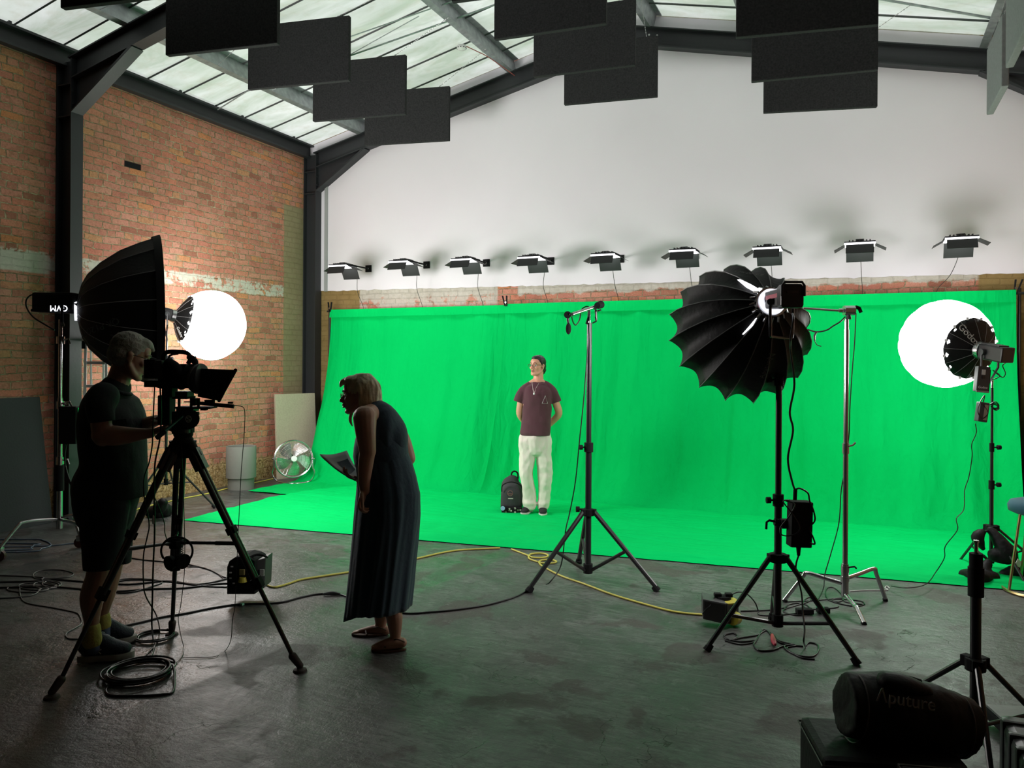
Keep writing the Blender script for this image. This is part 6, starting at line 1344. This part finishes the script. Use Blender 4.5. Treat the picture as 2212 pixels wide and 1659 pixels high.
for P, r_ in (([q(762, 888, -.02), q(757, 900, -.03), q(757, 910, -.03), q(761, 920, -.03)], [.008, .010, .009, .003]), ([q(824, 868, .0), q(836, 876, 0), q(845, 880, 0), q(843, 890, 0)], [.01, .006, .004, .003]), ([q(814, 862, -.0), q(824, 872, -.02), q(835, 882, -.03), q(850, 892, -.02)], [.012, .008, .005, .003])): lk.limb(P, r_, seg=8)
lk.build('loose_lock', BL, hh, smooth=True)
hd.glasses('small round tortoiseshell spectacles worn by the woman in the blue dress', mat('tortoiseshell', (.25, .12, .05), .4), .019)
DRS = mat('dark blue crinkled cotton', (.018, .045, .075), .85, bump=.35, bscale=28, sheen=.15)
# bodice
m_ = MB(); m_.limb([q(808, 886, .02), q(818, 902, .0), q(824, 925, 0), q(826, 950), q(824, 972), q(823, 990)], [(.070, .105), (.108, .150), (.140, .165), (.150, .165), (.145, .158), (.148, .16)], hint=CR, seg=30)
m_.limb([q(800, 886, -.115), q(815, 884, -.06)], [.03, .03]); m_.limb([q(836, 890, .11), q(822, 886, .05)], [.03, .03])
bod = m_.build('dress_bodice', DRS, t, voxel=.008, relax=3, disp=lambda v: v + (CR * .5 - CF) * .005 * math.sin(60 * (v.x * .8 + v.y * .5) + 4 * noise.noise(v * 4)))
MB().limb([q(823, 966), q(823, 984)], [(.158, .174), (.162, .178)], hint=CR, seg=36).build('waistband', DRS, t, smooth=True)
# skirt: pleated tube, hem lower at the front
rows = [(975, 766, 880, 0), (1000, 768, 890, .1), (1030, 771, 900, .25), (1066, 769, 909, .4), (1110, 765, 909, .55), (1160, 760, 904, .7), (1210, 755, 898, .8), (1260, 748, 893, .9), (1300, 742, 888, 1.0)]
rings = []; nseg = 160
R_ = []
for i in range(len(rows) - 1):
    for k in range(5):
        f_ = k / 5; R_.append([rows[i][j] * (1 - f_) + rows[i + 1][j] * f_ for j in range(4)])
R_.append(list(rows[-1]))
for (py, xl, xr, g) in R_:
    c_ = q((xl + xr) / 2, py); rx = (xr - xl) / 2 * d0 / F; ry = .165 + .07 * g; ring = []
    for j in range(nseg):
        a = 2 * math.pi * j / nseg   # a=0 right/back, pi left/front, 3pi/2 near the viewer
        w = noise.noise(Vector((math.cos(a) * 2.6, math.sin(a) * 2.6, g * .7))) ; p2 = 1.9 * noise.noise(Vector((math.cos(a) * 2.8 + g * .5, math.sin(a) * 2.8, g * 1.3))) + .7 * noise.noise(Vector((math.cos(a) * 7, math.sin(a) * 7 + g, g * 1.8))) + (.35 * noise.noise(Vector((math.cos(a) * 22, math.sin(a) * 22, g))) * max(0, 1 - g * 2))
        amp = .006 + .022 * g; m2 = 1 + (w * .16 * g) ; off = p2 * amp * (.7 + .3 * math.sin(a * 3))
        hem = 0
        if g > .5:
            hy = 1338 * max(0, -math.cos(a)) ** 2 + 1309 * max(0, math.cos(a)) ** 2 + (1304 if math.sin(a) < 0 else 1328) * math.sin(a) ** 2
            hem = (hy - 1300) / (1300 - 1130) * (g - .5) / .5 * (1300 - 1130)
            hem = (hy - 1300) * ((g - .5) / .5) ** 1.5
        p = c_ + CR * math.cos(a) * (rx * (1 - .03 * g) + off * .6) * (1 + .0 * m2) + CF * math.sin(a) * (ry * m2 + off) - CU * hem * d0 / F
        ring.append(p)
    rings.append(ring)
sk_ = MB().ring_loft(rings, cap=False).build('dress_skirt', DRS, t, smooth=True, sharp=80); sd = sk_.modifiers.new('thickness', 'SOLIDIFY'); sd.thickness = .004
SAN = mat('tan leather sandal', (.10, .05, .03), .6)
for (hx_, hy, dd, tx, ty, ay) in ((878, 1399, -.13, 801, 1404, 1376), (838, 1371, .13, 759, 1374, 1350)):
    hl = q(hx_, hy, dd); tl = q(tx, ty, dd - .02); hl.z = .001; tl.z = .001; dv = (tl - hl).normalized(); s_ = Vector((-dv.y, dv.x, 0)); L = (tl - hl).length
    P = []
    for i in range(24):
        a = 2 * math.pi * i / 24; x = math.cos(a) * .5 + .5; P.append(hl + dv * x * L + s_ * math.sin(a) * .036 * (.85 + .3 * math.exp(-((x - .7) / .25) ** 2)))
    so = MB().prism(P, (0, 0, .014)).build('sandal', SAN, t, bevel=.003)
    MB().tube([q(hx_ - 2, ay + 12, dd + .03), q(hx_ - 22, ay + 4, dd + .035), q(hx_ - 34, ay + 8, dd), q(hx_ - 20, ay + 5, dd - .04), q(hx_ - 4, ay + 11, dd - .03)], .004, 6, 4).build('ankle_strap', SAN, so)
    MB().tube([q(hx_ - 44, ay + 22, dd + .045), q(hx_ - 48, ay + 12, dd), q(hx_ - 46, ay + 22, dd - .05)], .006, 6, 4).build('toe_strap', SAN, so)
# papers in her hand
pp = thing('paper_sheets', 'stapled white sheets with a dark printed picture held by the woman', 'paper', q(740, 1000))
PAP = mat('white paper', (.65, .65, .66), .7)
c00, c10, c11, c01 = q(690, 981, -.05), q(749, 973, .10), q(777, 1019, .10), q(766, 1036, -.03)
P = []
for i in range(9):
    u_ = i / 8; row = []
    for j in range(9):
        v_ = j / 8; A_ = c00.lerp(c01, v_); B_ = c10.lerp(c11, v_); pt = A_.lerp(B_, u_) + CU * (.035 * math.sin(math.pi * v_) * -.4 - .012 * math.sin(math.pi * u_)); row.append(pt)
    P.append(row)
pa = MB().ring_loft(P, cap=False, closed=False).build('front_sheet', PAP, pp, smooth=True); sd = pa.modifiers.new('thickness', 'SOLIDIFY'); sd.thickness = .0012
nrm = (c10 - c00).cross(c01 - c00).normalized(); nrm = nrm if nrm.dot(-CF) > 0 else -nrm
PIC = mat('dark printed picture', (.02, .035, .06), .5); gp = [[P[i][j] + nrm * .003 for j in range(2, 7)] for i in range(3, 8)]
MB().ring_loft(gp, cap=False, closed=False).build('printed_picture', PIC, pa, smooth=True)
for k in (1, 2): MB().ring_loft([[p - nrm * .004 * k + CR * .003 * k - CU * .002 * k for p in r_] for r_ in P], cap=False, closed=False).build('rear_sheet', PAP, pp, smooth=True)
# ================================================================== CAMERA RIG ON ITS TRIPOD
F1, F2, F3 = G(112, 1508), G(371, 1372), G(648, 1450)
for f in (F1, F2, F3): f.z = 0
dT = 4.22; q = lambda px, py, dd=0: D(px, py, dT + dd)
cT = D(395, 1300, dT + .05); cT.z = 0
t = thing('camera_tripod', 'heavy black camera tripod with mid level spreader in the left foreground', 'tripod', cT)
hub = q(395, 960, .05)
RB = mat('worn rubber foot', (.05, .035, .03), .7)
for f, hx, r in ((F1, (372, 985), .03), (F2, (390, 980), .034), (F3, (418, 985), .03)):
    s0 = D(hx[0], hx[1], dT + (.12 if f is F2 else 0)); s0.z = hub.z - .03; dv = (f - s0); L = dv.length; dn_ = dv.normalized(); en = f - dn_ * .06
    a, b_, _ = frame(dn_)
    leg = MB()
    for o_ in (-1, 1): leg.cyl(s0 + b_ * .017 * o_, s0 + dn_ * L * .60 + b_ * .015 * o_, .0155, .0145, 12)
    leg.box(s0 + dn_ * .05, (.06, .05, .12), Matrix((a, b_, dn_)).transposed()); lg = leg.build('leg', BLKS, t, smooth=True)
    MB().cyl(s0 + dn_ * L * .36, en, .014 if f is F2 else .0125, .0115, 12).build('lower_tube', BLKS, lg, smooth=True)
    MB().box(s0 + dn_ * L * .6, (.05, .055, .06), Matrix((a, b_, dn_)).transposed()).build('leg_clamp', BLKM, lg, bevel=.005)
    MB().box(s0 + dn_ * L * .36, (.046, .052, .04), Matrix((a, b_, dn_)).transposed()).build('leg_clamp', BLKM, lg, bevel=.004)
    MB().limb([en - dn_ * .03, f + CU * .03], [.022, .018]).lathe([(.001, 0), (.038, 0), (.034, .012), (.012, .022), (.001, .024)], f, (0, 0, 1), 20).build('foot', RB, lg, smooth=True)
    # spreader
    k = s0 + dn_ * L * .42; cc = D(380, 1172, dT + .12)
    MB().cyl(k, cc, .009, seg=10).cyl(k.lerp(cc, .0), k.lerp(cc, .35), .012, seg=10).build('spreader_arm', BLKS, t, smooth=True)
cc = D(380, 1172, dT + .12); MB().cyl(cc - CU * .03, cc + CU * .03, .035, seg=16).box(cc, (.08, .07, .03)).build('spreader_hub', BLKM, t, bevel=.004)
MB().cyl(hub - CU * .07, hub + CU * .02, .055, .07, 24).build('crown', BLKM, t, smooth=True)
for a in (-1, 1): MB().limb([q(395 + a * 14, 962), q(395 + a * 30, 985)], [.035, .028]).build('leg_shoulder', BLKM, t, smooth=True)
# fluid head
t = thing('fluid_head', 'black fluid head with dark green pan handle between tripod and camera', 'tripod head', q(397, 930))
MB().lathe([(.001, -.02), (.05, -.02), (.052, .0), (.045, .01), (.050, .02), (.050, .05), (.040, .06), (.001, .06)], q(396, 948), (0, 0, 1), 28).build('bowl_base', BLKM, t, smooth=True)
MB().box(q(396, 912), (.085, .10, .12), BX).cyl(q(410, 905, -.05), q(396, 905, .06), .052, seg=24).build('head_block', BLKM, t, bevel=.006, smooth=True)
kn = q(407, 905, -.075); ring_ = [kn + (CR * math.cos(a) * .8 + CU * math.sin(a)) * .018 for a in [2 * math.pi * i / 24 for i in range(24)]]
LOG = mat('pale logo print', (.5, .5, .5), .5)
MB().tube(ring_, .0016, 5, 0, True).tube([kn + CR * .010 + CU * .009, kn + CR * .0 + CU * .011, kn - CR * .009 + CU * .006, kn - CR * .002 + CU * .0, kn + CR * .008 - CU * .004, kn + CR * .002 - CU * .011, kn - CR * .010 - CU * .009], .0022, 5, 4).build('round_logo', LOG, t)
for k in range(12): pass
MB().cyl(q(398, 935, -.06), q(398, 928, -.06), .03, seg=20).build('drag_ring', GREYP, t)
MB().box(q(416, 893), (.06, .04, .018), BX).build('handle_joint', BLKM, t, bevel=.003)
MB().cyl(q(402, 892, -.04), q(349, 938, -.20), .0075, seg=10).build('pan_handle', mat('dark anodised tube', (.02, .09, .06), .35, .6), t, smooth=True)  # handle tube has one dark green base colour
MB().cyl(q(356, 932, -.185), q(338, 946, -.22), .013, seg=12).build('handle_grip', BLKM, t, smooth=True)
# camera on a riser cage
t = thing('video_camera', 'black video camera with matte box and monitor mounted on the tripod', 'video camera', q(385, 830))
def bx(x0, y0, x1, y1, d0_, d1_, nm, m2, bev=.004, par=None):
    c_ = q((x0 + x1) / 2, (y0 + y1) / 2, (d0_ + d1_) / 2); return MB().box(c_, ((x1 - x0) * dT / F, d1_ - d0_, (y1 - y0) * dT / F), BX).build(nm, m2, par or t, bevel=bev)
bx(352, 786, 428, 838, -.05, .09, 'camera_body', BLKM, .01)
bx(318, 777, 341, 817, -.10, -.02, 'monitor', BLKM, .003); bx(341, 779, 356, 817, -.08, .0, 'monitor_back', GREYP, .003)
bx(320, 821, 358, 836, -.06, .04, 'battery', BLKM, .004)
MB().box(q(366, 800, -.06), (.05, .03, .06), BX).limb([q(366, 786, -.06), q(380, 800, -.07), q(392, 830, -.06)], [.03, .035, .03]).build('side_module', BLKM, t, smooth=True)
MB().tube([q(356, 790, -.02), q(353, 772, -.02), q(360, 761, -.02), q(385, 760, -.02), q(405, 763, -.02), q(411, 775, -.02), q(406, 786, -.02)], .012, 8, 4).build('top_handle', BLKM, t, smooth=True)
MB().tube([q(363, 785, -.02), q(367, 768, -.02), q(385, 764, -.02)], .006, 8, 3).build('handle_inner', GREYP, t, smooth=True)
MB().limb([q(410, 772, -.03), q(420, 780, -.03), q(424, 790, -.03)], [.016, .018, .012]).box(q(416, 772, -.03), (.03, .02, .015), BX).build('microphone_mount', BLKM, t, smooth=True)
MB().tube([q(415, 790, -.04), q(419, 795, -.05), q(422, 790, -.04), q(418, 786, -.04)], .003, 6, 3).build('loop_lead', CBL, t)
MB().cyl(q(405, 812, -.03), q(432, 814, -.03), .065, .060, 28).build('lens_barrel', BLKS, t, smooth=True)
MB().cyl(q(424, 817, -.05), q(430, 818, -.055), .075, .082, 32).lathe([(.05, 0), (.078, 0), (.078, .02), (.05, .02)], q(426, 818, -.05), CR, 32).build('focus_ring', GREYP, t, smooth=True)
# hood: fabric funnel that widens to a tall sloping front
fr = [(432, 797), (505, 799), (512, 803), (477, 861), (469, 866), (428, 857), (422, 840)]
hb = [q(430, 796, -.04), q(427, 857, -.04), q(427, 857, .06), q(430, 796, .06)]; hf = [q(509, 799, -.16), q(473, 866, -.16), q(473, 864, .16), q(509, 800, .16)]
MB().ring_loft([hb, [a.lerp(b_, .5) for a, b_ in zip(hb, hf)], hf], cap=False).build('hood', FAB, t); hoodo = [o for o in COL.objects if o.name.startswith('hood')][-1]; sd = hoodo.modifiers.new('thickness', 'SOLIDIFY'); sd.thickness = .004
MB().tube(hf, .009, 6, 0, True).build('hood_rim', BLKM, t)
bx(386, 845, 412, 856, -.06, .03, 'base_plate', GREYP, .002); bx(382, 856, 413, 861, -.07, .05, 'shoulder_plate', BLKM, .002)
for xx in (387, 413, 429): bx(xx - 2, 860, xx + 2, 880, -.045, -.03, 'riser_post', BLKM, .001)
bx(385, 878, 462, 882, -.06, .04, 'slide_plate', BLKM, .002); bx(387, 882, 424, 888, -.04, .04, 'quick_plate', GREYP, .002)
MB().cyl(q(398, 868, -.05), q(418, 868, -.05), .003, seg=6).cyl(q(432, 871, -.05), q(505, 878, -.05), .009, .011, 10).box(q(453, 868, -.05), (.045, .03, .022), BX).box(q(498, 870, -.05), (.025, .012, .010), BX).box(q(441, 884, -.05), (.03, .03, .012), BX).build('support_rods', BLKM, t)
bx(414, 860, 424, 876, -.06, -.02, 'rod_clamp', BLKM, .002)
# rear column module under the monitor
bx(347, 853, 373, 918, .02, .10, 'rear_bracket', BLKM, .004); bx(356, 836, 378, 858, .0, .08, 'bracket_neck', BLKM, .004)
CB2 = 'thin cables hanging from the camera to the floor'
def fl(px, py, z=.005): return G(px, py, z)
for k, (pts, r, lb_) in enumerate((
    ([q(334, 836, -.08), q(332, 880, -.1), q(330, 930, -.12), q(329, 960, -.12), q(322, 1000, -.12), q(312, 1030, -.12), q(311, 1070, -.12), q(322, 1130, -.1), q(318, 1160, -.1), q(310, 1200, -.1), q(310, 1260, -.1), q(316, 1290, -.08), q(338, 1330, -.05), fl(345, 1365), fl(341, 1385), fl(330, 1400), fl(312, 1418)], .0035, 'leftmost black cable hanging from the camera monitor to the floor coil'),
    ([q(346, 838, -.08), q(348, 900, -.08), q(345, 950, -.1), q(335, 1000, -.1), q(333, 1060, -.1), q(334, 1150, -.1), q(331, 1220, -.1), q(329, 1300, -.1), q(328, 1350, -.08), fl(331, 1380), fl(334, 1395), fl(326, 1420)], .0045, 'thick black cable hanging straight down behind the leaning tripod leg'),
    ([q(505, 876, -.05), q(518, 877, -.05), q(527, 882, -.05), q(529, 900, -.05), q(527, 945, -.05), q(521, 1020, -.05), q(517, 1100, -.03), q(513, 1180, 0), q(508, 1300, 0), q(502, 1340, .0), q(499, 1380, -.02), fl(487, 1405), fl(465, 1418), fl(430, 1420), fl(395, 1421)], .002, 'hair thin lead falling from the rod end in front of the planter'),
    ([q(392, 960, -.05), q(396, 1060, -.05), q(399, 1170, -.05), q(398, 1240, -.04), q(390, 1310, -.03), q(385, 1335, -.02), q(390, 1370, -.02), fl(396, 1395), fl(396, 1412), fl(385, 1428), fl(370, 1436)], .002, 'hair thin lead hanging beside the back tripod leg'),
    ([q(332, 1070, -.1), q(345, 1100, -.08), q(355, 1130, -.02), q(356, 1150, .02), q(362, 1170, .05)], .0025, 'short thin lead curving to the spreader of the camera tripod'))):
    o = MB().tube(pts, r, 6, 6).build('hanging_cable', CBL, smooth=True, sharp=80); tag(o, lb_, 'cable', CB2)
o = MB().limb([q(332, 1115, -.1), q(332, 1130, -.1)], [.007, .007]).build('cable_connector', WHT, smooth=True); tag(o, 'small pale connector on the cable behind the leaning tripod leg', 'connector')
# headphones hooked on the spreader
t = thing('headphones', 'black headphones hanging from the spreader of the camera tripod', 'headphones', q(382, 1200, .02))
pts = [q(382 + 34 * math.cos(a), 1190 - 30 * math.sin(a), .0) for a in [math.radians(x) for x in range(-35, 216, 10)]]
MB().tube(pts, .006, 8).build('headband', BLKM, t, smooth=True)
for x_, y_, sg in ((364, 1217, 1), (397, 1213, -1)):
    MB().cyl(q(x_, y_, -.03), q(x_ + sg * 8, y_ - 3, -.01), .040, .036, 20).build('ear_cup', BLKM, t, smooth=True)
MB().tube([q(392, 1178, -.02)] + [q(394 + 3 * math.sin(a * 2.2), 1178 + a * 1.7, -.02 + .008 * math.cos(a * 2.2)) for a in range(14)], .002, 5, 3).build('coiled_lead', CBL, t)
# thin light leg behind: stand of left lantern continues; rod behind tripod
